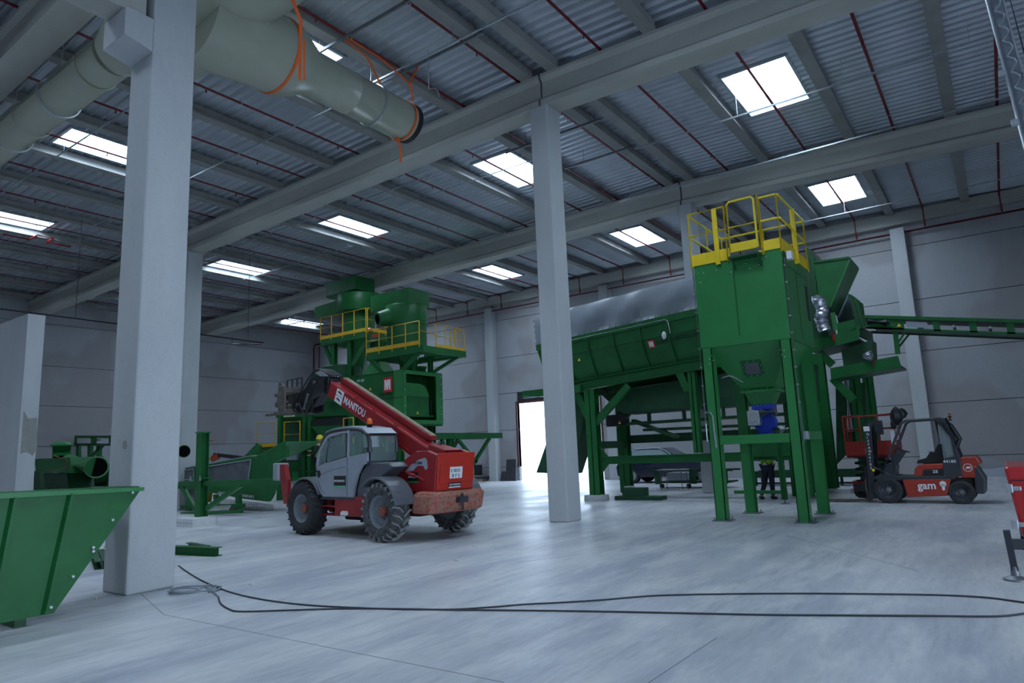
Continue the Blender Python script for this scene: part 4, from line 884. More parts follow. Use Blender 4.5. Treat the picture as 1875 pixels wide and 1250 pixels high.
tag(MB().m(CHEVRON_W).box(-10.05, -9.75, 19.95, 20.1, 0, .28).build('foam_block', CHEVRON_W), 'small white block beside the second leg of the drum screen', 'block')
pg = empty('plate_stack', (-8.9, 18.3, 0), 0, 'stack of flat green steel sections lying under the drum screen', 'steel sections')
for k, (x0, x1, z0, z1) in enumerate(((-9.45, -8.0, 0, .11), (-9.25, -8.55, .11, .34))): MB().m(GREEN_D).box(x0, x1, 18.1+.1*k, 18.5, z0, z1).build('steel_section', GREEN_D, pg)
world_parts(pg)

# ---------------------------------------------------------------- platforms, hopper and infeed belt right of the tower
HY = 20.9
e = empty('feed_structure', (-3.4, 21.4, 0), 0, 'dark green infeed steelwork with two platforms on tall H posts behind the silo tower', 'steel structure')
for (x, y, z0, z1) in ((-4.15, 21.0, .14, 3.95), (-4.72, 21.3, 0, 3.95), (-4.7, 19.9, 0, 3.6)): MB().m(GREEN).hbar((x, y, z0), (x, y, z1), .4, .3, .025, up=(0, 1, 0)).build('post', GREEN, e)
for a, b, Y in (((1563, 683), (1570, 890), 22.5), ((1586, 672), (1592, 880), 24.0)):
    A = at(*a, 1, Y); MB().m(GREEN).hbar((A.x, Y, .05), (A.x, Y, A.z), .28, .28, .02, up=(0, 1, 0)).build('post', GREEN, e)
D('platform_edge', pp(MB().m(GREEN), [(1486, 622), (1570, 602), (1573, 622), (1487, 644)], HY, .08)); D('platform_deck', pp(MB().m(GREEN_D), [(1487, 640), (1572, 618), (1573, 622), (1487, 644)], HY+.08, 1.6), GREEN_D)
A, B = at(1570, 598, 1, HY), at(1601, 628, 1, 22.6)
D('platform_side_edge', MB().m(GREEN).bar((A.x, HY, A.z-.12), (A.x+.1, 22.6, A.z-.12), .08, .28))
D('lower_platform_edge', pp(MB().m(GREEN), [(1520, 674), (1644, 651), (1650, 672), (1522, 694)], HY, .08)); D('lower_platform_deck', pp(MB().m(GREEN_D), [(1521, 690), (1649, 668), (1650, 672), (1522, 694)], HY+.08, 1.3), GREEN_D)
D('red_clamp', pp(MB().m(RED), [(1524, 612), (1529, 612), (1530, 626), (1525, 626)], HY-.03, .03), RED); D('red_clamp', pp(MB().m(RED), [(1598, 660), (1601, 660), (1602, 668), (1599, 668)], HY-.03, .03), RED)
D('lower_housing', pp(MB().m(GREEN_D), [(1540, 640), (1596, 622), (1598, 660), (1545, 672)], HY+.3, .9), GREEN_D)
for a, b in (((1524, 692), (1562, 732)), ((1500, 645), (1524, 668))): D('brace', pb(MB().m(GREEN), a, b, HY+.1, .1, .22))
D('shade_block', pp(MB().m(GREEN_D), [(1530, 705), (1585, 700), (1588, 790), (1532, 850)], HY+1.9, .1), GREEN_D)  # dark slab added for the shaded mass behind the posts
D('grey_pipe', MB().m(LGREY).tube([at(1549, 690, 1, 22.2), at(1557, 790, 1, 22.2)], .09, 10), LGREY)
# tall box and V hopper
D('elevator_box', pp(MB().m(GREEN_D), [(1474, 452), (1487, 458), (1502, 486), (1518, 622), (1478, 632)], HY+.2, 1.2), GREEN_D)
for dxp in (0, 8): 
    m = pb(MB().m(GREEN), (1487+dxp, 470+dxp), (1501+dxp, 600), HY+.1, .05, .06); D('box_rib', m)
va = [at(*q, 1, HY-.1) for q in ((1490, 482), (1555, 473), (1519, 561), (1506, 600), (1503, 560))]
D('hopper_front', MB().m(GREEN).prism([(p.x, p.z) for p in va], 1, HY-.1, HY-.06))
b1, b2 = at(1555, 473, 1, HY-.1), at(1519, 561, 1, HY-.1)
d1, d2 = at(1571, 492, 1, HY+1.2), at(1533, 576, 1, HY+1.2)
D('hopper_side', MB().m(GREEN_L).slab([b1, b2, d2, d1], (.03, 0, -.02)), GREEN_L)
D('hopper_rim', MB().m(GREEN).bar(at(1490, 480, 1, HY-.12), b1+V((0, -.02, .03)), .05, .05).bar(b1, d1, .05, .06))
tb_ = MB().m(BLACK); tb_.bar(b2+V((-.25, 0, .18)), d2, .04, .05); D('hopper_bolted_edge', tb_, BLACK)
D('tarp_wall', pp(MB().m(TARP), [(1530, 570), (1554, 538), (1575, 585), (1537, 600)], HY+1.3, .05), TARP)
D('rubber_curtain', pp(MB().m(GREEN_D), [(1552, 537), (1560, 540), (1578, 600), (1571, 602)], HY, .5).m(GREEN_D), GREEN_D)
for k in range(3): D('curtain_rib', pp(MB().m(GREEN), [(1561+k*6, 541+k*5), (1566+k*6, 544+k*5), (1583, 600-k*5), (1578, 602-k*5)], HY+.1+k*.3, .25))
D('inner_box', pp(MB().m(GREEN), [(1532, 592), (1568, 583), (1570, 600), (1534, 612)], HY+.1, .5)); D('stay', pb(MB().m(GREEN_L), (1524, 572), (1530, 604), HY-.02, .06, .12), GREEN_L)
world_parts(e)
def foil(pts, r, label):
    m = MB().m(WRAP); P = bez(pts, 9); m.tube(P, [r*(.72+.34*abs(math.sin(i*1.25))+.08*math.sin(i*2.9)) for i in range(len(P))], 12)
    return tag(m.build('foil_wrapped_hose', WRAP), label, 'hose')
foil([at(1488, 553, 1, HY-.25), at(1499, 551, 1, HY-.25), at(1506, 568, 1, HY-.3), at(1503, 585, 1, HY-.3), at(1511, 606, 1, HY-.3)], .18, 'silvery foil-wrapped hose running down beside the silo tower')
foil([at(1586, 645, 1, HY-.05), at(1590, 652, 1, HY-.05), at(1587, 658, 1, HY-.05)], .13, 'short foil-wrapped hose on the lower platform')
# infeed belt conveyor running out of the picture to the right
e = empty('belt_conveyor', (0, 21.2, 4.3), 0, 'dark green belt conveyor running out of the picture on the right', 'conveyor')
c0, c1 = at(1582, 577, 1, HY), at(1875, 585, 1, HY); c2, c3 = at(1582, 602, 1, HY), at(1875, 615, 1, HY)
sl = (c1-c0).normalized(); H_ = (c0-c2).length*.95; cend = 3.2
def cp(s, y, t): return V((c0.x, y, c0.z))+sl*s+V((0, 0, 1))*t
def cbx(mb, s0, s1, y0, y1, t0, t1): return mb.solid([cp(s0, y0, t0), cp(s1, y0, t0), cp(s1, y1, t0), cp(s0, y1, t0)], [cp(s0, y0, t1), cp(s1, y0, t1), cp(s1, y1, t1), cp(s0, y1, t1)])
Lc = 10.5/1.6
D('top_flange', cbx(MB().m(GREEN), 0, Lc, HY-.06, HY+.1, -.09, 0)); D('side_rail', cbx(MB().m(GREEN), 0, Lc, HY, HY+.03, -.38, -.33).m(GREEN))
s = 0
for k, (a, b) in enumerate(((0, .95), (1.62, 1.78), (2.42, 2.58), (3.2, 3.36), (4.0, 4.16), (4.8, 4.96), (5.6, 5.76))): D('side_panel', cbx(MB().m(GREEN), a, b, HY, HY+.03, -.38, -.09))
D('lower_flange', cbx(MB().m(GREEN_D), .6, Lc, HY-.04, HY+.12, -.42, -.38), GREEN_D)
D('belt', cbx(cbx(MB().m(BLACK), 0, Lc, HY+.1, HY+.9, -.08, -.05), .2, Lc, HY+.1, HY+.9, -.36, -.34), BLACK); D('far_rail', cbx(cbx(MB().m(GREEN_D), 0, Lc, HY+.95, HY+.98, -.4, -.32), 0, Lc, HY+.95, HY+.98, -.09, 0), GREEN_D)
for k in range(7): a = cp(1.3+k*.78, HY+.05, -.22); MB().m(GALV).cyl(a, a+V((0, .9, 0)), .035, n=8).build('roller', GALV, e)
D('cover_plate', cbx(MB().m(LGREY), 1.0, 1.5, HY-.01, HY, -.3, -.14), LGREY); warn(cp(.78, HY-.03, -.3), (1, 0, 0), (0, 0, 1), .1, e); warn(cp(3.55, HY-.03, -.33), (1, 0, 0), (0, 0, 1), .12, e)
D('drive_motor', MB().m(DGREY).cyl(cp(.1, HY-.14, -.2), cp(.55, HY-.14, -.22), .1, n=14).cyl(cp(.55, HY-.14, -.22), cp(.62, HY-.14, -.22), .07, n=14), DGREY)
lgm = MB().m(GREEN).hbar(at(1639, 603, 1, HY+.1), at(1644, 648, 1, HY+.1), .12, .1, .012, up=(0, 1, 0)); D('support_post', lgm)
D('support_brace', pb(MB().m(GREEN), (1645, 626), (1656, 609), HY+.05, .04, .05)); D('support_brace', pb(MB().m(GREEN), (1645, 636), (1664, 612), HY+.3, .04, .05))
world_parts(e)

# ================================================================= SEPARATION UNITS AT THE LEFT (cyclones, platforms, housing)
# housing with the red marked plate and the open side showing the drum cover
e = empty('separator_housing', (-18.1, 18, 2.6), 0, 'green box housing with a red square mark and open side, behind the telehandler boom', 'machine housing')
X0, X1, Y0, Y1, Z0, Z1 = -19.6, -16.9, 17.0, 19.05, 2.62, 4.5
D('front_plate', MB().m(GREEN).box(X0, X1-.45, Y0, Y0+.04, Z0, Z1)); D('corner_plate', MB().m(GREEN_L).box(X1-.45, X1, Y0-.02, Y0+.04, Z0, Z1+.02), GREEN_L)
D('back_plate', MB().m(GREEN).box(X0, X1, Y1-.04, Y1, Z0, Z1)); D('left_plate', MB().m(GREEN).box(X0, X0+.04, Y0, Y1, Z0, Z1)); D('floor_plate', MB().m(GREEN).box(X0, X1, Y0, Y1, Z0-.06, Z0+.04)); D('roof_plate', MB().m(GREEN).box(X0, X1, Y0, Y1, Z1-.02, Z1+.03))
D('side_frame', MB().m(GREEN_L).box(X1-.02, X1+.03, Y0, Y0+.14, Z0, Z1).box(X1-.02, X1+.03, Y1-.35, Y1, Z0, Z1).box(X1-.02, X1+.03, Y0+.14, Y1-.35, Z0, Z0+.14).box(X1-.02, X1+.03, Y0+.14, Y1-.35, Z1-.12, Z1), GREEN_L)
D('inner_wall', MB().m(GREEN).box(X1-.75, X1-.7, Y0+.05, Y1-.05, Z0, Z1-.05))
prof = [(Y0+.16, Z0+.25), (Y0+.16, 4.05)]+[(Y0+.9+.55*math.sin(a), 3.45+.6*math.cos(a)) for a in [k*PI/16 for k in range(9)]]+[(Y0+1.45, 2.85), (Y0+1.3, Z0+.25)]
D('drum_cover', MB().m(GREEN).prism(prof, 0, X1-.7, X1-.12)); D('drum_cover_lid', MB().m(GREEN_L).prism([(Y0+.15, 3.62), (Y0+.15, 4.08)]+[(Y0+.9+.57*math.sin(a), 3.47+.61*math.cos(a)) for a in [k*PI/16 for k in range(7)]]+[(Y0+1.44, 3.6)], 0, X1-.69, X1-.1), GREEN_L)
D('cover_latch', MB().m(BLACK).box(X1-.12, X1-.08, Y0+1.5, Y0+1.54, 3.0, 3.5), BLACK); D('lower_pipe', MB().m(GREEN).bar((X1-.1, Y0+.2, Z0+.3), (X1-.1, Y1-.4, Z0+.3), .05))
D('panel_seam', MB().m(BLACK).box(X0, X1+.004, Y0-.024, Y0-.02, 3.55, 3.57), BLACK)
mk = at(703, 718, 1, Y0-.04); mark_nn((mk.x-.02, Y0-.045, 4.4-.62), (1, 0, 0), (0, 0, 1), .46, e)
text('BIANNA', (mk.x-.25, Y0-.03, 3.66), (1, 0, 0), (0, 0, 1), .17, GHOST, e); text('RDF15', (mk.x-.1, Y0-.03, 3.1), (1, 0, 0), (0, 0, 1), .2, GHOST, e, bold=.01); text('KV-201', (at(655, 696, 1, Y0).x, Y0-.03, 4.28), (1, 0, 0), (0, 0, 1), .13, WHITE, e)
warn((at(677, 710, 1, Y0).x, Y0-.03, 3.93), (1, 0, 0), (0, 0, 1), .12, e); warn((X1-.09, Y0+.75, 2.98), (0, 1, 0), (0, 0, 1), .12, e)
bt = MB().m(GALV)
for k in range(7): bt.cyl((X1+.03, Y0+.07, 2.7+k*.28), (X1+.05, Y0+.07, 2.7+k*.28), .018, n=6); bt.cyl((X1+.03, Y1-.1, 2.7+k*.28), (X1+.05, Y1-.1, 2.7+k*.28), .018, n=6)
D('bolt', bt, GALV)
D('roof_funnel', MB().m(GREEN_L).solid([(-19.2, 17.2, Z1), (-18.1, 17.2, Z1), (-18.1, 17.9, Z1), (-19.2, 17.9, Z1)], [(-18.9, 17.3, 5.0), (-18.4, 17.3, 5.0), (-18.4, 17.7, 5.0), (-18.9, 17.7, 5.0)])); D('roof_fan_flange', MB().m(GREEN_L).cyl((-17.15, 18.1, Z1), (-17.15, 18.1, Z1+.22), .3, n=20), GREEN_L)
D('under_hopper', MB().m(GREEN_D).solid([(-18.8, 17.3, 2.56), (-17.3, 17.3, 2.56), (-17.3, 18.7, 2.56), (-18.8, 18.7, 2.56)], [(-18.4, 17.5, 2.36), (-17.7, 17.5, 2.36), (-17.7, 18.3, 2.36), (-18.4, 18.3, 2.36)]), GREEN_D)
for (x, y) in ((-17.3, 17.2), (-17.3, 18.85), (-19.4, 17.2), (-19.4, 18.85)): MB().m(GREEN).hbar((x, y, 0), (x, y, 2.56), .24, .24, .02, up=(0, 1, 0)).build('leg', GREEN, e)
world_parts(e)
# belt frame sticking out to the right with its V bracing
e = empty('outfeed_frame', (-16.9, 20.5, 0), 0, 'green cantilevered outfeed frame with V-shaped bracing right of the box housing', 'steel frame')
bx = -16.9
D('top_rail', MB().m(GREEN).box(bx-.1, bx+.04, 17.1, 22.7, 2.08, 2.3)); D('far_rail', MB().m(GREEN).box(bx-1.0, bx-.9, 17.1, 22.7, 2.08, 2.3)); D('belt', MB().m(BLACK).box(bx-.88, bx-.12, 17.2, 22.6, 2.2, 2.24), BLACK)
for y in (19.5, 18.2): D('post', MB().m(GREEN).hbar((bx-.05, y, 0), (bx-.05, y, 2.08), .24, .2, .02, up=(0, 1, 0)))
for a, b in (((19.9, 2.08), (21.0, 1.15)), ((21.9, 2.08), (20.0, .35)), ((19.0, 2.05), (19.4, 1.2))): D('brace', MB().m(GREEN).bar((bx-.03, a[0], a[1]), (bx-.03, b[0], b[1]), .1, .12, up=(1, 0, 0)))
for a, b in (((21.0, 2.08), (20.0, .9)),): D('far_brace', MB().m(GREEN_D).bar((bx-.95, a[0], a[1]), (bx-.95, b[0], b[1]), .1, .12, up=(1, 0, 0)), GREEN_D)
world_parts(e)
# cyclones
def cyclone(cx, cy, ztop, zcone0, zb, r, duct_l, duct_r, duct_z0, duct_z1, label, inlet, vr=1.05):
    global e
    e = empty('cyclone', (cx, cy, zb), 0, label, 'cyclone separator', 'cyclone separators')
    D('barrel', MB().m(GREEN).lathe((cx, cy, 0), (0, 0, 1), [(r, zcone0), (r, ztop-.75)], 28)); D('head_volute', MB().m(GREEN).lathe((cx, cy, 0), (0, 0, 1), [(r*vr-.02, ztop-.78), (r*vr, ztop-.74), (r*vr, ztop-.05), (r*vr-.03, ztop)], 28))
    D('cone', MB().m(GREEN).lathe((cx, cy, 0), (0, 0, 1), [(r*.22, zb), (r*.26, zb+.1), (r*.8, zcone0), (r*.98, zcone0+.01)], 28))
    m = MB().m(GALV); 
    for k in range(8): t = k/8; m.cyl((cx+(r*.28+(r*.5)*t)*.2, cy-(r*.28+(r*.55)*t), zb+.2+(zcone0-zb-.2)*t), (cx+(r*.28+(r*.5)*t)*.2, cy-(r*.28+(r*.55)*t)-.02, zb+.2+(zcone0-zb-.2)*t), .014, n=6)
    D('cone_bolt', m, GALV)
    n = 10; rr = .55; A = [(duct_r, cy-rr), (duct_r, cy+rr)]+[(duct_l+rr-rr*math.sin(PI*k/n), cy+rr*math.cos(PI*k/n)) for k in range(n+1)]
    m = MB().m(GREEN); m.prism(A, 2, duct_z0, duct_z1); D('outlet_duct', m); D('outlet_neck', MB().m(GREEN).cyl((cx, cy, ztop-.1), (cx, cy, duct_z0+.05), r*.6, n=24))
    inlet()
def inl1():
    a = at(612, 566, 1, 19.3); D('inlet', MB().m(GREEN).solid([(-22.9, 19.1, 8.35), (-22.9, 19.1, 7.75), (-22.9, 19.7, 7.75), (-22.9, 19.7, 8.35)], [(-24.2, 18.9, 8.2), (-24.2, 18.9, 7.75), (-24.2, 19.3, 7.75), (-24.2, 19.3, 8.2)]))
cyclone(-22.3, 19.8, 8.55, 6.7, 4.9, .68, -24.2, -21.9, 8.72, 9.32, 'left green cyclone with a flat outlet duct reaching under the girder', inl1, 1.45)
world_parts(e)
def inl2():
    a = at(691, 584, 1, 16.95); ax3 = (V((-17.75, 17.9, 6.72))-a).normalized()
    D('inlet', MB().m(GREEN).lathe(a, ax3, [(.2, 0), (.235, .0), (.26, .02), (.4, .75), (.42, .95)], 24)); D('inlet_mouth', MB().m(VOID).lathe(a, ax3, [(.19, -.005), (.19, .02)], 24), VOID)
cyclone(-17.65, 18.0, 7.05, 5.45, 4.54, .74, -19.35, -17.0, 7.0, 7.6, 'right green cyclone with an open round inlet pipe above the box housing', inl2)
D('valve_actuator', MB().m(ORANGE).blob((-18.9, 17.3, 6.25), .12, .12, .1, 8, .1).m(ORANGE).box(-18.75, -18.4, 17.25, 17.4, 5.95, 6.05).m(ORANGE), ORANGE)
world_parts(e)
# service platforms
e = empty('service_platform', (-22, 19.4, 6.5), 0, 'upper service platform with a yellow railing around the left cyclone', 'platform', 'yellow railed service platforms')
D('deck', MB().m(GREEN).box(-23.4, -20.5, 18.6, 18.9, 6.35, 6.6).box(-23.4, -23.2, 18.9, 20.6, 6.35, 6.6).box(-20.9, -20.5, 18.9, 20.6, 6.35, 6.6).box(-23.4, -20.5, 20.6, 20.75, 6.35, 6.6))
railing('r', e, [(-23.4, 18.6, 6.6), (-20.54, 18.6, 6.6)], .95, 4); railing('r', e, [(-20.5, 18.65, 6.6), (-20.5, 20.6, 6.6)], .95, 2)
for a in ((-22.3, 18.75), (-20.9, 20.2), (-21.3, 18.8)): D('post', MB().m(GREEN).hbar((a[0]-.4, a[1], 0), (a[0]-.4, a[1], 6.35), .22, .2, .015, up=(0, 1, 0)))
D('knee_brace', MB().m(GREEN).bar((-23.3, 18.75, 6.35), (-22.75, 18.75, 5.4), .12, .14)); D('knee_brace', MB().m(GREEN).bar((-20.6, 18.75, 6.35), (-21.55, 18.75, 5.3), .1, .12))
world_parts(e)
e = empty('service_platform', (-17.3, 18, 5.2), 0, 'lower service platform with a yellow railing around the right cyclone', 'platform', 'yellow railed service platforms')
dk = MB().m(GREEN).box(-18.64, -15.95, 16.9, 17.05, 5.02, 5.3).box(-15.95, -15.8, 16.9, 19.2, 5.02, 5.25).box(-18.64, -18.5, 17.05, 19.0, 5.02, 5.28).box(-18.5, -15.95, 19.0, 19.2, 5.02, 5.25)
for y in (17.5, 18.0, 18.5): dk.box(-16.8, -15.95, y, y+.05, 5.05, 5.2)
D('deck', dk); railing('r', e, [(-18.64, 16.9, 5.3), (-15.98, 16.9, 5.3)], .82, 4); railing('r', e, [(-15.85, 17.6, 5.22), (-15.85, 19.15, 5.22), (-16.5, 19.15, 5.22)], .85, 3)
D('knee_rail', MB().m(YELLOW_F).tube([(-15.95, 16.95, 5.78), (-15.87, 17.6, 5.7)], .014, 6), YELLOW_F)
for (x, y, zz) in ((-18.2, 18.3, 4.54), (-16.05, 18.55, 4.54), (-15.95, 17.6, 4.54)):
    D('post', MB().m(GREEN).hbar((x-(.95 if x > -17 else 0), y, zz), (x-(.95 if x > -17 else 0), y, 5.05), .16, .14, .015, up=(0, 1, 0)))
for a, b in (((-18.55, 16.98, 5.05), (-18.0, 17.1, 4.52)), ((-16.05, 16.98, 5.05), (-17.0, 17.1, 4.52)), ((-15.9, 18.9, 5.05), (-16.95, 18.6, 4.52))): D('knee_brace', MB().m(GREEN).bar(a, b, .1, .12))
world_parts(e)
# round-shouldered screen box behind the boom head and the front module of the line
e = empty('screen_module', (-21, 18, 0), 0, 'dark green screening module with small yellow guard rails, behind the boom head', 'machine module')
D('upper_box', MB().m(GREEN_D).box(-24.3, -23.2, 19.0, 20.4, 4.0, 5.4), GREEN_D); D('box_slot', MB().m(BLACK).box(-24.2, -23.55, 18.98, 19.0, 5.1, 5.28), BLACK); D('rounded_tank', MB().m(GREEN_D).lathe((-23.0, 19.5, 4.0), (0, 0, 1), [(.95, 0), (.95, 1.4), (.9, 1.45)], 28), GREEN_D)
D('control_label', MB().m(WHITE).box(-23.05, -22.85, 18.96, 18.98, 5.05, 5.25), WHITE)
D('rim_flange', pp(MB().m(GREEN), [(505, 755), (640, 752), (640, 760), (505, 765)], 16.6, .12)); D('middle_box', MB().m(GREEN).box(-23.4, -19.2, 16.9, 18.6, 3.0, 4.05), GREEN); D('middle_rail', pp(MB().m(GREEN), [(593, 726), (650, 722), (650, 730), (593, 735)], 16.55, .15))
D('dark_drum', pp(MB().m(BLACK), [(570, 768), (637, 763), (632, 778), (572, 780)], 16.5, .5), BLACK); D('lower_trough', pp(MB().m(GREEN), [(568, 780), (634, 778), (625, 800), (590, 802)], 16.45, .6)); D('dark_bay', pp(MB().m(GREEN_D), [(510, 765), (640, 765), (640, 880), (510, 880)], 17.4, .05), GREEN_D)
for px0 in (511, 556, 566, 640): 
    a = at(px0, 760, 1, 16.5); D('post', MB().m(GREEN).box(a.x-.09, a.x+.09, 16.5, 16.7, 0, 3.4))
D('deck_beam', pp(MB().m(GREEN), [(466, 817), (556, 814), (556, 824), (466, 830)], 16.3, .14)); D('cross_beam', pp(MB().m(GREEN_D), [(510, 838), (600, 836), (600, 845), (510, 847)], 16.6, .15), GREEN_D)
D('grey_tank', pp(MB().m(LGREY), [(522, 828), (545, 828), (543, 842), (524, 842)], 16.5, .4), LGREY); D('standing_pipe', MB().m(GREEN).cyl(at(540, 845, 1, 16.2), at(541, 880, 1, 16.2), .16, n=14))
for (a, b, Y) in (((520, 820), (549, 819), 16.2), ((471, 819), (504, 817), 16.2)):
    A, B = at(*a, 1, Y), at(*b, 1, Y); railing('r', e, [A, B], .98, 1)
A = at(642, 800, 1, 16.0); B = at(598, 760, 1, 16.0)
A, B = at(629, 766, 1, 16.2), at(647, 764, 1, 16.2); A.z -= .8; B.z -= .8; railing('r', e, [A, B], .8, 1, toe=False)
D('cream_bar', pb(MB().m(mat('cream_tube', (.6, .55, .3), .5)), (519, 762), (538, 761), 16.1, .05), None)
D('inspection_platform', MB().m(GREEN_D).box(-20.9, -18.2, 15.6, 16.4, .55, .62).box(-20.9, -20.8, 15.6, 15.7, 0, .55).box(-18.3, -18.2, 15.6, 15.7, 0, .55).box(-20.9, -20.8, 16.3, 16.4, 0, .55).box(-18.3, -18.2, 16.3, 16.4, 0, .55), GREEN_D)
world_parts(e)
# low screening machine with grey mesh doors (between foreground column and telehandler)
YM = 12.6
e = empty('trommel_feeder', (-20, 13, 0), 0, 'long low green machine with grey mesh side panels, left of the telehandler', 'machine')
D('side_body', pp(MB().m(GREEN), [(325, 862), (330, 859), (458, 835), (470, 838), (522, 808), (524, 816), (524, 836), (498, 848), (506, 872), (498, 905), (490, 918), (440, 912), (325, 890)], YM, .12))
D('far_side', pp(MB().m(GREEN_D), [(325, 858), (447, 835), (470, 812), (475, 815), (475, 838), (500, 860), (498, 905), (440, 908), (325, 888)], YM+1.5, .1), GREEN_D)
D('top_cover', MB().m(LGREY).solid([at(322, 860, 1, YM), at(462, 835, 1, YM), at(462, 835, 1, YM)+V((0, 1.5, 0)), at(322, 860, 1, YM)+V((0, 1.5, 0))], [at(322, 858, 1, YM), at(462, 833, 1, YM), at(462, 833, 1, YM)+V((0, 1.5, 0)), at(322, 858, 1, YM)+V((0, 1.5, 0))]), LGREY)
for P_ in ([(373, 855), (459, 841), (454, 879), (371, 881)], [(325, 863), (354, 858), (354, 879), (325, 876)]):
    o = pp(MB().m(MESHSCREEN), P_, YM-.02, .02).build('mesh_panel', MESHSCREEN, e)
    f = MB().m(LGREY)
    for a, b in zip(P_, P_[1:]+P_[:1]): pb(f, a, b, YM-.05, .02, .03)
    f.build('panel_frame', LGREY, o)
D('infeed_lip', MB().m(GREEN_L).slab([at(466, 836, 1, YM+.1), at(520, 808, 1, YM+.1), at(520, 808, 1, YM+.1)+V((0, 1.4, 0)), at(466, 836, 1, YM+.1)+V((0, 1.4, 0))], (0, 0, -.03)), GREEN_L)
D('far_lip', pp(MB().m(GREEN), [(447, 836), (470, 811), (474, 815), (474, 838)], YM+1.45, .06))
D('side_rail', pp(MB().m(GREEN), [(325, 884), (515, 875), (515, 885), (325, 895)], 11.9, .12))
text('LIMATECH', at(399, 905, 1, YM-.02), (1, 0, -.03), (0, 0, 1), .13, WHITE, e, sx=1.1); text('HURRIKAN S', at(438, 909, 1, YM-.02), (1, 0, -.06), (0, 0, 1), .13, WHITE, e, sx=1.05)
for P_ in ([(430, 905), (437, 905), (440, 932), (433, 932)], [(390, 905), (396, 905), (397, 930), (391, 930)], [(338, 898), (344, 898), (348, 935), (340, 935)]): D('leg', pp(MB().m(GREEN), P_, YM-.2, .1))
gm = mat('wire_mesh', (.35, .37, .4), .5, .5); mm = MB().m(gm)
for k in range(40):
    a = k/39; p0, p1 = at(395+a*105, 912+a*12, 1, YM+.3), at(395+a*105, 926+a*8, 1, YM+.3); mm.bar(p0, p1, .012)
for t in (0, .33, .66, 1): pb(mm, (395, 912+t*14), (500, 924+t*8), YM+.3, .012)
D('mesh_guard', mm, gm)
D('skid', pb(MB().m(GREEN), (330, 928), (445, 925), YM-.5, .08, .1)); D('skid', pb(MB().m(GREEN), (330, 941), (440, 936), YM-1.0, .1, .1))
cm = MB().m(WHITE)
for k in range(18): pb(cm, (366+k*3.0, 937-k*.2), (371+k*3.0, 928-k*.2), YM-.72, .012, .02)
D('checker_strip', cm, WHITE); D('yellow_base', pp(MB().m(YELLOW_F), [(328, 905), (375, 902), (372, 920), (328, 918)], YM+.6, .3), YELLOW_F)
world_parts(e)
# upright beam with cross rail on a foam block in front of it
e = empty('support_frame', (-16.75, 9.6, .2), 0, 'upright green H-beam with braces standing on a white foam block', 'steel frame')
D('upright', MB().m(GREEN).hbar((-16.74, 9.62, .2), (-16.78, 9.62, 2.3), .24, .22, .02, up=(0, 1, 0))); D('end_cap', MB().m(GREEN_L).box(-16.93, -16.63, 9.49, 9.75, 2.3, 2.33), GREEN_L)
D('cross_rail', MB().m(GREEN).bar((-17.8, 9.62, 1.02), (-13.3, 9.62, 1.05), .1, .13)); D('splice_plate', MB().m(GREEN).box(-17.05, -16.5, 9.48, 9.76, 1.13, 1.17)); D('brace', MB().m(GREEN).bar((-16.5, 9.62, .4), (-15.0, 9.62, 1.0), .07, .12)); D('brace', MB().m(GREEN).bar((-17.05, 9.62, .4), (-17.75, 9.62, 1.0), .07, .12))
for x in (-17.0, -16.55): D('bolt', MB().m(GALV).cyl((x, 9.45, 1.1), (x, 9.45, 1.22), .02, n=6), GALV)
world_parts(e)
def foam(x0, x1, y0, y1, h, label, chev=3):
    f = MB().m(CHEVRON_W).box(x0, x1, y0, y1, 0, h).build('foam_block', CHEVRON_W); tag(f, label, 'block')
    m = MB().m(BLACK); n = max(3, int((x1-x0)/.07))
    for k in range(n):
        cx = x0+(k+.5)*(x1-x0)/n; w = .022
        if k % 2: m.box(cx-w, cx+w, y0-.003, y0, h*.48, h*.52)
        else: m.solid([(cx-w, y0-.003, h*.4), (cx-w+.012, y0-.003, h*.4), (cx+w, y0-.003, h*.5), (cx-w+.012, y0-.003, h*.6), (cx-w, y0-.003, h*.6), (cx+w-.012, y0-.003, h*.5)], [(cx-w, y0, h*.4), (cx-w+.012, y0, h*.4), (cx+w, y0, h*.5), (cx-w+.012, y0, h*.6), (cx-w, y0, h*.6), (cx+w-.012, y0, h*.5)])
    m.build('printed_chevrons', BLACK, f); return f
foam(-17.1, -16.2, 9.1, 9.75, .2, 'white foam block with black printed chevrons under the upright green beam')
foam(-4.5, -3.6, 20.7, 21.25, .13, 'white foam block with chevrons under the right post of the infeed steelwork')
foam(-5.65, -5.15, 19.9, 20.3, .12, 'white foam block with chevrons lying behind the silo legs')
# fan with open pipe and motor, conveyor behind, left of the foreground column
YL = 11.2
e = empty('blower', (-29.5, 11.6, 0), 0, 'dark green blower with an open round pipe, left of the foreground column', 'blower')
D('casing', pp(MB().m(GREEN), [(62, 840), (128, 837), (132, 866), (66, 862)], YL, 1.2)); a = at(177, 855, 1, YL+.4)
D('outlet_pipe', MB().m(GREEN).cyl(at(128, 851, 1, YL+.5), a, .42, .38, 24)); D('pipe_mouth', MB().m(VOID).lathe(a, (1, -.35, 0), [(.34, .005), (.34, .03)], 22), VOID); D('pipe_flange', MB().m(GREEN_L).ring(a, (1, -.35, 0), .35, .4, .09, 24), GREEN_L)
D('motor', MB().m(GREEN).cyl(at(113, 836, 1, YL+.5), at(113, 815, 1, YL+.5), .32, n=18)); D('motor_cap', MB().m(GREEN_L).lathe(at(113, 816, 1, YL+.5), (0, 0, 1), [(.4, 0), (.4, .06), (.25, .16)], 18), GREEN_L)
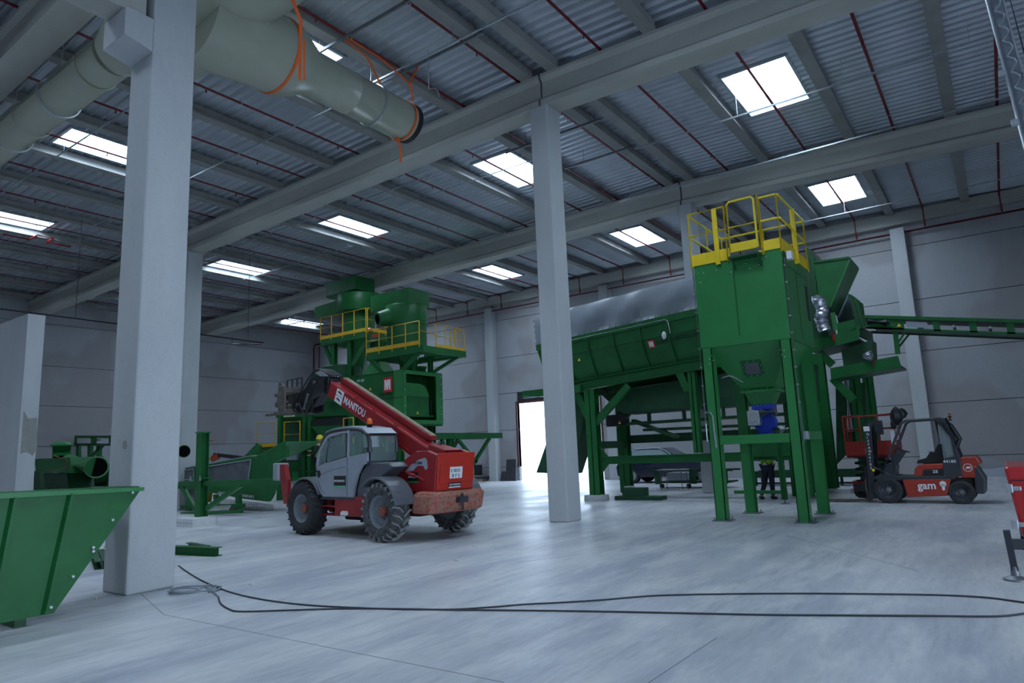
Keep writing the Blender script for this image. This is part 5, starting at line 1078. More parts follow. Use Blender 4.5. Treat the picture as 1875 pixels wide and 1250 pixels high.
D('pedestal', pp(MB().m(GREEN_D), [(80, 866), (122, 866), (128, 900), (84, 900)], YL+.2, .9), GREEN_D); D('pedestal', pp(MB().m(GREEN_D), [(62, 862), (72, 862), (74, 900), (62, 900)], YL+.6, .5), GREEN_D)
D('loose_cable', MB().m(mat('brown_cable', (.15, .08, .04), .6)).tube(bez([at(95, 832, 1, YL-.05), at(110, 838, 1, YL-.05), at(122, 842, 1, YL-.05), at(117, 858, 1, YL-.05), at(85, 861, 1, YL-.05)]), .02, 6), None)
D('base', MB().m(GREEN_D).box(-31.5, -27, YL, YL+1.4, 0, .8), GREEN_D)
world_parts(e)
e = empty('left_conveyor', (-31, 16, 2.5), 0, 'dark green belt conveyor frame on posts seen between divider wall and foreground column', 'conveyor')
YC = 15.0
D('upper_rail', pp(MB().m(GREEN), [(50, 797), (215, 797), (215, 802), (50, 802)], YC, .15)); D('lower_rail', pp(MB().m(GREEN_D), [(125, 811), (215, 812), (215, 816), (125, 815)], YC, .15), GREEN_D); D('head_box', pp(MB().m(GREEN_D), [(50, 800), (98, 800), (92, 826), (50, 828)], YC-.1, 1.0), GREEN_D)
for x in (94, 130, 166, 199): D('side_panel', pp(MB().m(GREEN), [(x, 800), (x+7, 800), (x+7, 813), (x, 813)], YC, .1))
for x in (138, 160, 176): D('post', pp(MB().m(GREEN), [(x, 814), (x+5, 814), (x+5, 900), (x, 900)], YC+.1, .15))
D('brace', pb(MB().m(GREEN_D), (163, 838), (186, 815), YC+.1, .12)); D('rollers', MB().m(LGREY).bar(at(125, 804, 1, YC+.4), at(140, 804, 1, YC+.4), .08).bar(at(171, 805, 1, YC+.4), at(185, 805, 1, YC+.4), .08), LGREY)
world_parts(e)
e = empty('infeed_hopper', (-26, 13, 0), 0, 'sloping green chute side seen just left of the foreground column', 'chute')
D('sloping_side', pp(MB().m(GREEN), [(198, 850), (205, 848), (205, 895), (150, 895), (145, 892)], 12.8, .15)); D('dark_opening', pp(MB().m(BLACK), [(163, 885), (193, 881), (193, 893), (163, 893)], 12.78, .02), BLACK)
for x in (-27.6, -25.9): D('leg', MB().m(GREEN_D).box(x-.06, x+.06, 12.82, 12.94, 0, 1.0), GREEN_D)
world_parts(e)
e = empty('pipe_elbow', (-22, 12, 0), 0, 'open green pipe end poking out right of the foreground column', 'pipe')
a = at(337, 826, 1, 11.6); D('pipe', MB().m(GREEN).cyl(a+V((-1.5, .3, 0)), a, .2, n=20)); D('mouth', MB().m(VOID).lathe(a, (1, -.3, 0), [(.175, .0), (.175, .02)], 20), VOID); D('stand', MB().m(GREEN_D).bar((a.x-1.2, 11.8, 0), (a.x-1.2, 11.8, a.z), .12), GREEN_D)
world_parts(e)
# steel sections on the floor behind the foreground column
def floorbeam(a, b, w, h, label, z=0, mm=GREEN):
    A, B = V((a[0], a[1], z+h/2)), V((b[0], b[1], z+h/2)); return tag(MB().m(mm).hbar(A, B, w, h, .012).build('steel_beam', mm), label, 'steel beam', 'green beams behind the column')
floorbeam((-13.3, 6.1), (-10.75, 6.5), .15, .14, 'green steel beam on the floor poking out right of the foreground column'); floorbeam((-13.0, 5.6), (-11.3, 4.95), .2, .12, 'dark green section on the floor left of the foreground column', 0, GREEN_D); floorbeam((-13.2, 5.9), (-11.9, 5.6), .2, .16, 'green section lying behind the hopper edge', .12); floorbeam((-12.4, 6.9), (-11.5, 6.75), .1, .08, 'short dark green bracket behind the longer beam', .02, GREEN_D)
# foreground hopper
e = empty('loading_hopper', (-8.5, 3, 0), 0, 'large dark green steel hopper in the left foreground with a flanged rim', 'hopper')
HX = -7.95
fa = [(1.2, .09), (3.05, .09), (3.86, 1.27), (1.2, 1.33)]
D('front_plate', MB().m(GREEN).prism(fa, 0, HX-.03, HX)); D('rim_flange', MB().m(GREEN_L).prism([(1.2, 1.27), (3.86, 1.235), (3.86, 1.275), (1.2, 1.33)], 0, HX-.03, HX+.05), GREEN_L)
D('end_plate', MB().m(GREEN).slab([(HX-.03, 3.05, .09), (HX-.03, 3.86, 1.27), (HX-1.2, 3.86, 1.27), (HX-1.0, 3.05, .09)], (0, -.03, .02))); D('rear_plate', MB().m(GREEN).slab([(HX-1.0, 1.2, .09), (HX-1.0, 3.05, .09), (HX-1.2, 3.84, 1.27), (HX-1.2, 1.2, 1.3)], (-.02, 0, 0)))
D('rear_rim', MB().m(GREEN_L).bar((HX-1.2, 1.2, 1.3), (HX-1.2, 3.86, 1.26), .06, .03), GREEN_L)
for y0, y1 in ((2.95, 3.12), (2.5, 2.62)): D('stiffener', MB().m(GREEN).solid([(HX, y0-.02, .1), (HX+.06, y0, .1), (HX+.06, y0+.02, .1), (HX, y0+.03, .1)], [(HX, y1-.02, 1.26), (HX+.06, y1, 1.26), (HX+.06, y1+.02, 1.26), (HX, y1+.03, 1.26)]))
D('skid', MB().m(GREEN_D).box(HX-.9, HX-.03, 1.4, 1.5, 0, .09), GREEN_D); D('skid', MB().m(GREEN_D).box(HX-.9, HX-.1, 2.75, 2.85, 0, .09), GREEN_D)
for a, b in ((246, 901), (210, 951), (175, 1001), (175, 1008), (138, 1054), (98, 1110)): p = at(a, b, 0, HX); D('bolt', MB().m(GALV).cyl(p+V((0, -.03, 0)), p+V((.03, -.03, 0)), .014, n=8), GALV)
world_parts(e)

# ================================================================= FORKLIFT (own frame)
e = empty('forklift', (-2.312, 18.284, 0), 3.1124, 'orange-red counterbalance forklift with black overhead guard, parked facing left', 'forklift', scale=.859)
ORB = mat('forklift_orange', (.36, .035, .02), .42, noise=.15, nscale=4)
F = lambda name, mb, material=ORB, **k: mb.build(name, material, e, **k)
for x, R, rim in ((0, .35, .2), (-1.65, .29, .16)):
    for s in (1, -1): make_wheel(e, x, s*.42, R, R, .22, rim, s, RUBBER, DGREY, STEEL, lug_h=0)
F('chassis', MB().m(BLACK).box(-1.9, .2, -.34, .34, .2, .62), BLACK)
for s in (1, -1): F('side_panel', MB().m(ORB).prism([(-.37, .62), (-1.46, .62), (-1.32, .2), (-.44, .17)], 1, *sorted((s*.36, s*.5))), ORB, bevel=.015)
for s in (1, -1): F('front_fender', MB().m(DGREY).prism([(.32, .68), (.1, .78), (-.3, .7), (-.36, .6), (-.2, .62), (.0, .7), (.25, .62)], 1, *sorted((s*.3, s*.52))), DGREY)
F('floor_plate', MB().m(DGREY).box(-1.55, .1, -.5, .5, .62, .7), DGREY, bevel=.01)
F('engine_hood', MB().m(ORB).prism([(-.64, .68), (-.68, .9), (-.8, 1.0), (-1.35, 1.02), (-1.7, 1.02), (-1.7, .68)], 1, -.42, .47), ORB, bevel=.03)
F('hood_panel', MB().m(BLACK).prism([(-.83, .71), (-.88, .86), (-1.25, .88), (-1.45, .9), (-1.45, .7)], 1, .47, .475), BLACK)
text('25', (-1.08, .48, .78), (-1, 0, 0), (0, 0, 1), .1, WHITE, e, sx=1.2, bold=.02)
gp = MB().m(DGREY).prism([(-1.3, .7), (-1.72, .7), (-1.72, 1.16), (-1.6, 1.65), (-1.5, 2.1), (-1.3, 2.15), (-1.34, 2.0), (-1.56, 1.98), (-1.6, 1.2), (-1.36, 1.14)], 1, .42, .5)
F('rear_pillar_panel', gp, DGREY, bevel=.012); F('rear_pillar_panel', MB().m(DGREY).prism([(-1.6, .7), (-1.72, .7), (-1.72, 1.16), (-1.5, 2.15), (-1.4, 2.12), (-1.6, 1.1)], 1, -.5, -.42), DGREY)
F('quarter_glass', MB().m(mat('dusty_glass', (.2, .26, .27), .2, alpha=.55)).prism([(-1.36, 1.15), (-1.35, 1.98), (-1.55, 1.98), (-1.6, 1.2)], 1, .44, .45), None)
text('44185', (-1.34, .505, 1.03), (-1, 0, .0), (0, 0, 1), .1, WHITE, e, sx=1.15, bold=.01)
cwb = MB().m(ORB).prism([(-1.68, .64), (-1.7, 1.16), (-2.07, 1.17), (-2.14, 1.0), (-2.04, .93), (-2.03, .64)], 1, -.46, .46); F('counterweight', cwb, ORB, bevel=.04)
F('lower_counterweight', MB().m(DGREY).prism([(-1.95, .9), (-2.05, .92), (-2.18, .62), (-2.13, .25), (-1.93, .26), (-1.95, .64)], 1, -.46, .46), DGREY, bevel=.03)
lg_ = MB().m(WHITE).lathe((-1.85, .462, .9), (0, 1, 0), [(.1, 0), (.1, .006)], 24); lgo = F('round_mark', lg_, WHITE); MB().m(ORB).lathe((-1.85, .468, .9), (0, 1, 0), [(.086, 0), (.086, .003)], 24).build('mark_disc', ORB, lgo); MB().m(WHITE).prism([(-1.79, .87), (-1.84, .93), (-1.91, .92), (-1.91, .88)], 1, .472, .476).build('mark_sweep', WHITE, lgo)
gt_ = text('gam', (-.7, .505, .37), (-1, 0, .02), (0, 0, 1), .27, WHITE, e, sx=.95, bold=.02)
ga = MB().m(WHITE).lathe((-1.27, .505, .5), (0, 1, 0), [(.075, 0), (.075, .004)], 16).prism([(-1.23, .5), (-1.31, .5), (-1.3, .36), (-1.27, .33), (-1.24, .36)], 1, .505, .509); F('horned_emblem', ga, WHITE)
# guard and mast
gd = MB().m(DGREY)
for y in (.44, -.44): gd.tube([(.14, y, .72), (-.1, y, 1.2), (-.5, y, 2.08), (-.62, y, 2.15), (-1.4, y, 2.16), (-1.5, y, 2.1)], .035, 8); gd.tube([(-1.3, y, 2.1), (-1.33, y, 1.1)], .03, 8)
for k in range(6): x = -.6-k*.16; gd.bar((x, -.44, 2.16), (x, .44, 2.16), .03, .03)
F('overhead_guard', gd, DGREY)
ms = MB().m(DGREY)
for y in (.32, -.32): ms.cbar((.42, y, .1), (.32, y, 2.1), .1, .16, .02, up=(1, 0, 0), side=1 if y > 0 else -1)
ms.bar((.33, -.34, 2.08), (.33, .34, 2.08), .06, .1).bar((.38, -.34, 1.2), (.38, .34, 1.2), .06, .08).bar((.45, -.34, .2), (.45, .34, .2), .06, .1)
F('mast', ms, DGREY); F('lift_cylinder', MB().m(BLACK).cyl((.3, .15, .3), (.24, .15, 1.9), .04).cyl((.3, -.15, .3), (.24, -.15, 1.9), .04), BLACK); F('tilt_cylinder', MB().m(GALV).cyl((.33, .3, .95), (-.15, .3, .68), .035, n=10), GALV)
F('mast_plate', MB().m(WHITE).box(.27, .42, .43, .436, 1.92, 2.05), WHITE)
for k, ch in enumerate('NISSAN44185'): text(ch, (.375-.0+ (k*.0), .425, 1.82-k*.092), (-1, 0, -.35) if k < 6 else (-1, 0, 0), (0, 0, 1), .09, WHITE, e, 'mast_lettering', bold=.01)
F('yellow_sticker', MB().m(YELLOW).lathe((.3, .43, .87), (0, 1, 0), [(.04, 0), (.04, .005)], 12), YELLOW)
fk = MB().m(DUSTY)
for y in (.22, -.22): fk.box(.52, .58, y-.06, y+.06, .02, .6).box(.55, 1.75, y-.06, y+.06, .01, .045)
fk.box(.5, .54, -.45, .45, .35, .42).box(.5, .54, -.45, .45, .56, .62); F('fork', fk, DUSTY)
bk = MB().m(DGREY)
for y in (-.42, -.2, 0, .2, .42): bk.bar((.52, y, .6), (.5, y, .95), .025)
F('load_backrest', bk, DGREY)
F('dashboard', MB().m(DGREY).prism([(.1, .7), (-.2, .7), (-.25, .95), (-.14, 1.2), (-.32, 1.33), (-.42, 1.3), (-.2, 1.0), (-.05, 1.05), (.1, .9)], 1, -.2, .25), DGREY, bevel=.02)
F('steering_wheel', MB().m(BLACK).ring((-.42, .05, 1.36), (-.35, 0, 1), .13, .16, .025, 18).cyl((-.3, .05, 1.25), (-.42, .05, 1.36), .02, n=8), BLACK)
F('seat', MB().m(BLACK).prism([(-.72, 1.02), (-.75, 1.1), (-.95, 1.16), (-1.05, 1.3), (-1.0, 1.32), (-1.15, 1.3), (-1.25, 1.5), (-1.32, 1.5), (-1.3, 1.02)], 1, -.2, .25), BLACK, bevel=.04)
F('beacon', MB().m(BLACK).cyl((-1.6, .2, 2.1), (-1.6, .2, 2.2), .06).m(LAMP_ORANGE).cyl((-1.6, .2, 2.2), (-1.6, .2, 2.28), .055), None)
F('exhaust_stack', MB().m(BLACK).tube([(-1.5, .38, 2.15), (-1.6, .38, 1.98), (-1.76, .38, 1.62), (-1.7, .38, 1.5), (-1.66, .38, 1.4)], .06, 10), BLACK)

# ================================================================= RED SCISSOR LIFT behind the forklift
e = empty('scissor_lift', (-2.7, 19.8, 0), 0, 'red scissor lift platform raised behind the forklift mast', 'scissor lift')
sx0, sx1, sy0, sy1, pz = -3.35, -2.2, 19.3, 20.2, 1.06
D('platform_tray', MB().m(RED_PIPE).box(sx0, sx1, sy0, sy1, pz-.05, pz+.04), RED_PIPE); 
SR = mat('lift_red_paint', (.33, .025, .018), .45, noise=.2)
D('kick_plate', MB().m(SR).box(sx0, sx1, sy0-.01, sy0+.01, pz, pz+.35).box(sx0-.01, sx0+.01, sy0, sy1, pz, pz+.35).box(sx1-.01, sx1+.01, sy0, sy1, pz, pz+.35), SR)
rl = MB().m(SR)
for z in (pz+1.0, pz+.66): rl.tube([(sx0, sy0, z), (sx1, sy0, z), (sx1, sy1, z), (sx0, sy1, z)], .022, 6, closed=True)
D('guard_rail', rl, SR)
for x, y in ((sx0, sy0), (sx0+.38, sy0), (sx1-.35, sy0), (sx1, sy0), (sx1, sy1), (sx0, sy1), (sx0, 19.75)): D('rail_post', MB().m(SR).bar((x, y, pz), (x, y, pz+1.0), .035), SR)
D('control_box', MB().m(DGREY).box(-2.75, -2.45, sy0-.1, sy0+.05, pz+.5, pz+.85), DGREY); D('yellow_label', MB().m(YELLOW).box(-2.9, -2.7, sy0-.02, sy0-.01, pz+.05, pz+.16), YELLOW); D('red_label', MB().m(WHITE).box(-2.3, -2.2, sy0-.02, sy0-.01, pz+.25, pz+.6), WHITE)
for k in range(4):
    z0 = .42+k*.15
    for y in (sy0+.1, sy1-.1): D('scissor_arm', MB().m(BLACK).bar((sx0+.15, y, z0), (sx1-.15, y, z0+.15), .05).bar((sx1-.15, y, z0), (sx0+.15, y, z0+.15), .05), BLACK)
D('base', MB().m(SR).box(sx0+.05, sx1-.05, sy0+.08, sy1-.08, .12, .42), SR); D('side_pod', MB().m(DGREY).box(sx0+.1, sx1-.1, sy0, sy0+.08, .16, .36), DGREY)
for x in (sx0+.2, sx1-.2):
    for y in (sy0+.12, sy1-.12): D('wheel', MB().m(RUBBER).cyl((x, y-.05, .14), (x, y+.05, .14), .14, n=18), RUBBER)
world_parts(e)
tag(MB().m(BLACK).blob((-2.12, 19.3, 2.0), .14, .1, .22, 10, .12).blob((-2.0, 19.32, 2.05), .12, .1, .14, 9, .12).blob((-2.2, 19.3, 1.82), .08, .08, .14, 8, .1).build('jacket', BLACK), 'black jacket hung over the scissor lift rail', 'jacket')

# ================================================================= LIGHT TOWER / red plant at the right edge with its mast
e = empty('light_tower', (.5, 9, 0), 0, 'red mobile plant at the right edge with a galvanised mast leaning across the roof', 'light tower')
LR = mat('plant_red', (.5, .015, .02), .3, noise=.1, coat=.3)
D('body', MB().m(LR).solid([(.02, 8.85, .42), (1.6, 8.9, .42), (1.6, 10.6, .42), (.02, 10.6, .42)], [(-.05, 8.8, 1.14), (1.6, 8.85, 1.14), (1.6, 10.6, 1.14), (-.05, 10.6, 1.14)]), LR, bevel=.03)
D('lid_seam', MB().m(BLACK).box(-.02, 1.6, 8.795, 8.83, 1.0, 1.008), BLACK)
m = MB().m(BLACK)
for r_ in range(9):
    for c_ in range(6): m.box(.1+c_*.07, .15+c_*.07, 8.8, 8.86, .62+r_*.035, .632+r_*.035)
D('vent_slots', m, BLACK)
for z in (.92, .56): D('latch', MB().m(GALV).box(-.06, .0, 8.76, 8.8, z-.04, z+.05).box(.0, .07, 8.77, 8.8, z-.02, z+.025), GALV, bevel=.008)
jk = D('jack_leg', MB().m(DGREY).bar((-.09, 8.83, .1), (-.11, 8.8, .5), .06, .06), DGREY); D('jack_foot', MB().m(STEEL).lathe((-.09, 8.83, 0), (0, 0, 1), [(.11, 0), (.11, .02), (.04, .05), (.035, .14)], 18), STEEL)
D('jack_arm', MB().m(DGREY).bar((-.1, 8.83, .36), (.4, 8.9, .36), .08, .1), DGREY); D('jack_handle', MB().m(GALV).bar((-.16, 8.78, .45), (-.08, 8.8, .45), .012), GALV); D('chassis', MB().m(BLACK).box(.0, 1.6, 9.0, 10.4, .28, .42), BLACK); D('wheel', MB().m(RUBBER).cyl((.9, 8.95, .28), (.9, 9.15, .28), .28, n=24), RUBBER); D('wheel', MB().m(RUBBER).cyl((.9, 10.3, .28), (.9, 10.5, .28), .28, n=24), RUBBER)
a0, a1 = at(1874, 262, 1, 8.85), at(1806, 0, 1, 8.85); dd = (a1-a0)
m0 = a0-dd*(.0)+V((.07, 0, 0)); base = V((.72, 9.3, 1.14)); top = a1+dd*.6+V((.07, 0, 0))
d_ = dd.normalized(); s_ = V((d_.z, 0, -d_.x))
P0, P1 = a0-d_*1.2+s_*.0, a1+d_*1.2
lo = MB().m(GALV)
def chan(A, B, w, dpt):
    sx = s_*w; y = V((0, dpt, 0)); t = .012
    for q0, q1 in ((V((0, 0, 0)), s_*t), (sx-s_*t, sx)): lo.solid([A+q0, A+q1, A+q1+y, A+q0+y], [B+q0, B+q1, B+q1+y, B+q0+y])
    lo.solid([A+y, A+sx+y, A+sx+y*1.06, A+y*1.06], [B+y, B+sx+y, B+sx+y*1.06, B+y*1.06])
mid = a0.lerp(a1, .48)
D('lower_mast', (chan(P0-d_*1.9, mid+d_*.1, .16, .14), lo)[1], GALV); lo = MB().m(GALV)
D('upper_mast', (chan(mid-d_*.05+V((0, .02, 0)), P1, .15, .12), lo)[1], GALV)
zz = []; L_m = (P1-a0).length+1.0; k = 0
for i in range(120): t = i/119*L_m; ph = t/.19*2*PI; zz.append(P0+d_*(t)+s_*(.085+.035*math.sin(ph))+V((0, .02+.03*math.cos(ph), 0)))
D('spiral_cable', MB().m(LGREY).tube(zz, .011, 6), LGREY); D('mast_stay', MB().m(BLACK).tube([mid+s_*.2, P1+s_*.2], .008, 6), BLACK)
for q_ in (mid, a0+d_*.25): D('mast_bracket', MB().m(GALV).box(q_.x-.06, q_.x+.0, q_.y-.03, q_.y+.03, q_.z-.03, q_.z+.03), GALV)
D('mast_post', MB().m(GALV).bar((P0-d_*1.9)+s_*.08+V((0, .07, 0)), (.98, 9.1, 1.1), .12, .12), GALV)
world_parts(e)

# ================================================================= BACKGROUND THINGS
e = empty('car', (-12.2, 26.8, 0), 0, 'dark blue hatchback parked behind the drum screen legs', 'car')
cy0, cy1 = 26.3, 27.9
D('body', MB().m(NAVY).prism([(-13.55, .3), (-13.6, .7), (-13.4, .95), (-12.95, 1.02), (-10.6, .98), (-9.9, .85), (-9.75, .6), (-9.8, .28), (-10.2, .25), (-13.2, .25)], 1, cy0, cy1), NAVY, bevel=.06)
D('cabin', MB().m(NAVY).solid([(-13.45, cy0+.05, .95), (-10.7, cy0+.05, .95), (-10.7, cy1-.05, .95), (-13.45, cy1-.05, .95)], [(-12.9, cy0+.2, 1.42), (-11.5, cy0+.2, 1.42), (-11.5, cy1-.2, 1.42), (-12.9, cy1-.2, 1.42)]), NAVY, bevel=.05)
cg = mat('car_glass', (.3, .38, .42), .08); D('side_glass', MB().m(cg).solid([(-13.2, cy0+.07, 1.0), (-10.95, cy0+.07, 1.0), (-11.55, cy0+.17, 1.36), (-12.8, cy0+.17, 1.36)], [(-13.2, cy0+.03, 1.0), (-10.95, cy0+.03, 1.0), (-11.55, cy0+.14, 1.36), (-12.8, cy0+.14, 1.36)]), cg)
D('chrome_arch', MB().m(GALV).tube(bez([(-13.25, cy0+.02, .98), (-12.85, cy0+.12, 1.36), (-12.2, cy0+.16, 1.42), (-11.5, cy0+.13, 1.38), (-10.9, cy0+.02, 1.0)]), .018, 6), GALV)
for x in (-12.85, -10.5): 
    D('tyre', MB().m(RUBBER).cyl((x, cy0-.02, .31), (x, cy0+.2, .31), .31, n=24), RUBBER); D('alloy_wheel', MB().m(LGREY).lathe((x, cy0-.03, .31), (0, 1, 0), [(.2, 0), (.2, .02)], 10), LGREY); D('tyre', MB().m(RUBBER).cyl((x, cy1-.2, .31), (x, cy1+.02, .31), .31, n=24), RUBBER)
world_parts(e)
e = empty('transport_frame', (-9.4, 23.6, 0), 0, 'low wheeled green frame carrying wrapped grey bales under the drum screen', 'trolley')
D('frame', MB().m(GREEN_D).bar((-10.6, 23.2, .62), (-7.6, 23.2, .6), .08, .06).bar((-10.6, 24.0, .62), (-7.6, 24.0, .6), .08, .06).box(-10.4, -7.7, 23.2, 24.0, .18, .24), GREEN_D)
for x in (-10.3, -9.0, -7.9): D('end_plate', MB().m(GREEN_D).box(x-.12, x+.12, 23.15, 23.2, .15, .6), GREEN_D)
for x in (-10.2, -9.2, -8.1): D('castor', MB().m(BLACK).cyl((x, 23.2, .08), (x, 23.28, .08), .08, n=12), BLACK); 
D('bale', MB().m(LGREY).box(-10.0, -9.25, 23.25, 23.9, .24, .55), LGREY, bevel=.04); D('bale', MB().m(LGREY).box(-8.85, -8.1, 23.25, 23.9, .24, .55), LGREY, bevel=.04)
world_parts(e)
e = empty('low_conveyor', (-5.6, 24.2, 0), 0, 'long low dark green roller frame on the floor behind the silo tower legs', 'conveyor')
D('side_rail', MB().m(GREEN_D).box(-7.3, -3.2, 24.3, 24.38, .28, .5), GREEN_D); D('side_rail', MB().m(GREEN_D).box(-7.3, -3.2, 25.1, 25.18, .28, .5), GREEN_D); D('bottom_rail', MB().m(BLACK).box(-7.3, -3.2, 24.32, 24.38, .06, .12), BLACK); D('belt', MB().m(BLACK).box(-7.3, -3.2, 24.4, 25.1, .44, .47), BLACK)
for x in (-7.2, -5.9, -4.6, -3.3): D('leg', MB().m(GREEN_D).box(x-.04, x+.04, 24.32, 24.4, 0, .3), GREEN_D); D('leg', MB().m(GREEN_D).box(x-.04, x+.04, 25.1, 25.18, 0, .3), GREEN_D)
world_parts(e)
e = empty('glass_table', (-9.4, 22.3, 0), 0, 'small pale table with thin legs in front of the wheeled frame', 'table')
D('table_top', MB().m(LGREY).box(-9.9, -8.95, 22.2, 22.8, .66, .69), LGREY)
for x, y in ((-9.8, 22.25), (-9.05, 22.25), (-9.8, 22.75), (-9.05, 22.75)): D('leg', MB().m(STEEL).bar((x+.0, y, 0), (x, y, .66), .02), STEEL)
world_parts(e)
DP = mat('dark_board', (.035, .035, .045), .7, noise=.4)
for (x0, x1, z1, tilt, lab) in ((-21.58, -20.95, 1.12, .12, 'tall dark mottled panel leaning on the wall beside the doorway'), (-21.95, -21.62, .5, .15, 'short dark panel leaning next to the taller one'),):
    tag(MB().m(DP).solid([(x0, 29.2, 0), (x1, 29.2, 0), (x1, 29.25, 0), (x0, 29.25, 0)], [(x0, 29.2+tilt, z1), (x1, 29.2+tilt, z1), (x1, 29.25+tilt, z1), (x0, 29.25+tilt, z1)]).build('leaning_panel', DP), lab, 'panel')
tag(MB().m(BLACK).box(-23.78, -23.3, 29.3, 29.4, .32, .88).build('dark_panel', BLACK), 'small black panel standing on the stacked boards by the wall', 'panel')
for k, (x0, x1, z0, z1) in enumerate(((-24.3, -23.0, 0, .14), (-24.1, -22.9, .14, .26), (-24.0, -23.1, .26, .32))): tag(MB().m([WOOD, DGREY, WOOD][k]).box(x0, x1, 29.0-.0*k, 29.5, z0, z1).build('board_stack', WOOD), ['lowest board stack at the foot of the back wall', 'dark board on the stack at the back wall', 'topmost thin board of the stack at the back wall'][k], 'boards')
tag(MB().m(LGREY).solid([(-2.0, 29.0, 0), (0, 29.0, 0), (0, 29.5, 0), (-2.0, 29.5, 0)], [(-1.9, 29.2, .12), (0, 29.2, .34), (0, 29.4, .34), (-1.9, 29.4, .12)]).build('plastic_sheet', LGREY), 'pale folded plastic sheet at the foot of the wall right of the forklift', 'sheet')
e = empty('boom_lift', (-34, 22, 0), 0, 'small orange boom lift parked by the far left wall', 'boom lift')
BX, BY = -35.0, 20.9
p = at(379, 825, 1, BY); D('basket', MB().m(ORANGE).box(p.x-.3, p.x+.1, BY-.3, BY+.3, p.z-.5, p.z-.42).box(p.x-.3, p.x+.1, BY-.32, BY-.28, p.z-.5, p.z-.2), ORANGE)
bk = MB().m(ORANGE)
for x in (p.x-.32, p.x+.12): bk.tube([(x, BY-.3, p.z-.5), (x, BY-.3, p.z+.55), (x, BY+.3, p.z+.55)], .03, 6)
bk.tube([(p.x-.32, BY-.3, p.z+.55), (p.x+.12, BY-.3, p.z+.6)], .03, 6).tube([(p.x-.32, BY-.3, p.z), (p.x+.12, BY-.3, p.z)], .03, 6); D('basket_rail', bk, ORANGE); D('control_panel', MB().m(BLACK).blob((p.x-.1, BY-.2, p.z+.1), .18, .15, .3, 8), BLACK)
D('boom', pb(MB().m(BLACK), (390, 832), (440, 838), BY, .16, .18), BLACK); D('lower_boom', pb(MB().m(ORANGE), (386, 840), (398, 834), BY, .16, .3), ORANGE); D('turret', MB().m(ORANGE).box(p.x+1.0, p.x+2.4, BY-.2, BY+.8, .5, 1.3), ORANGE); D('base', MB().m(DGREY).box(p.x+.4, p.x+2.9, BY-.3, BY+.9, .25, .5), DGREY)
for x in (p.x+.7, p.x+2.5):
    for y in (BY-.3, BY+.75): D('wheel', MB().m(RUBBER).cyl((x, y, .3), (x, y+.2, .3), .3, n=16), RUBBER)
world_parts(e)

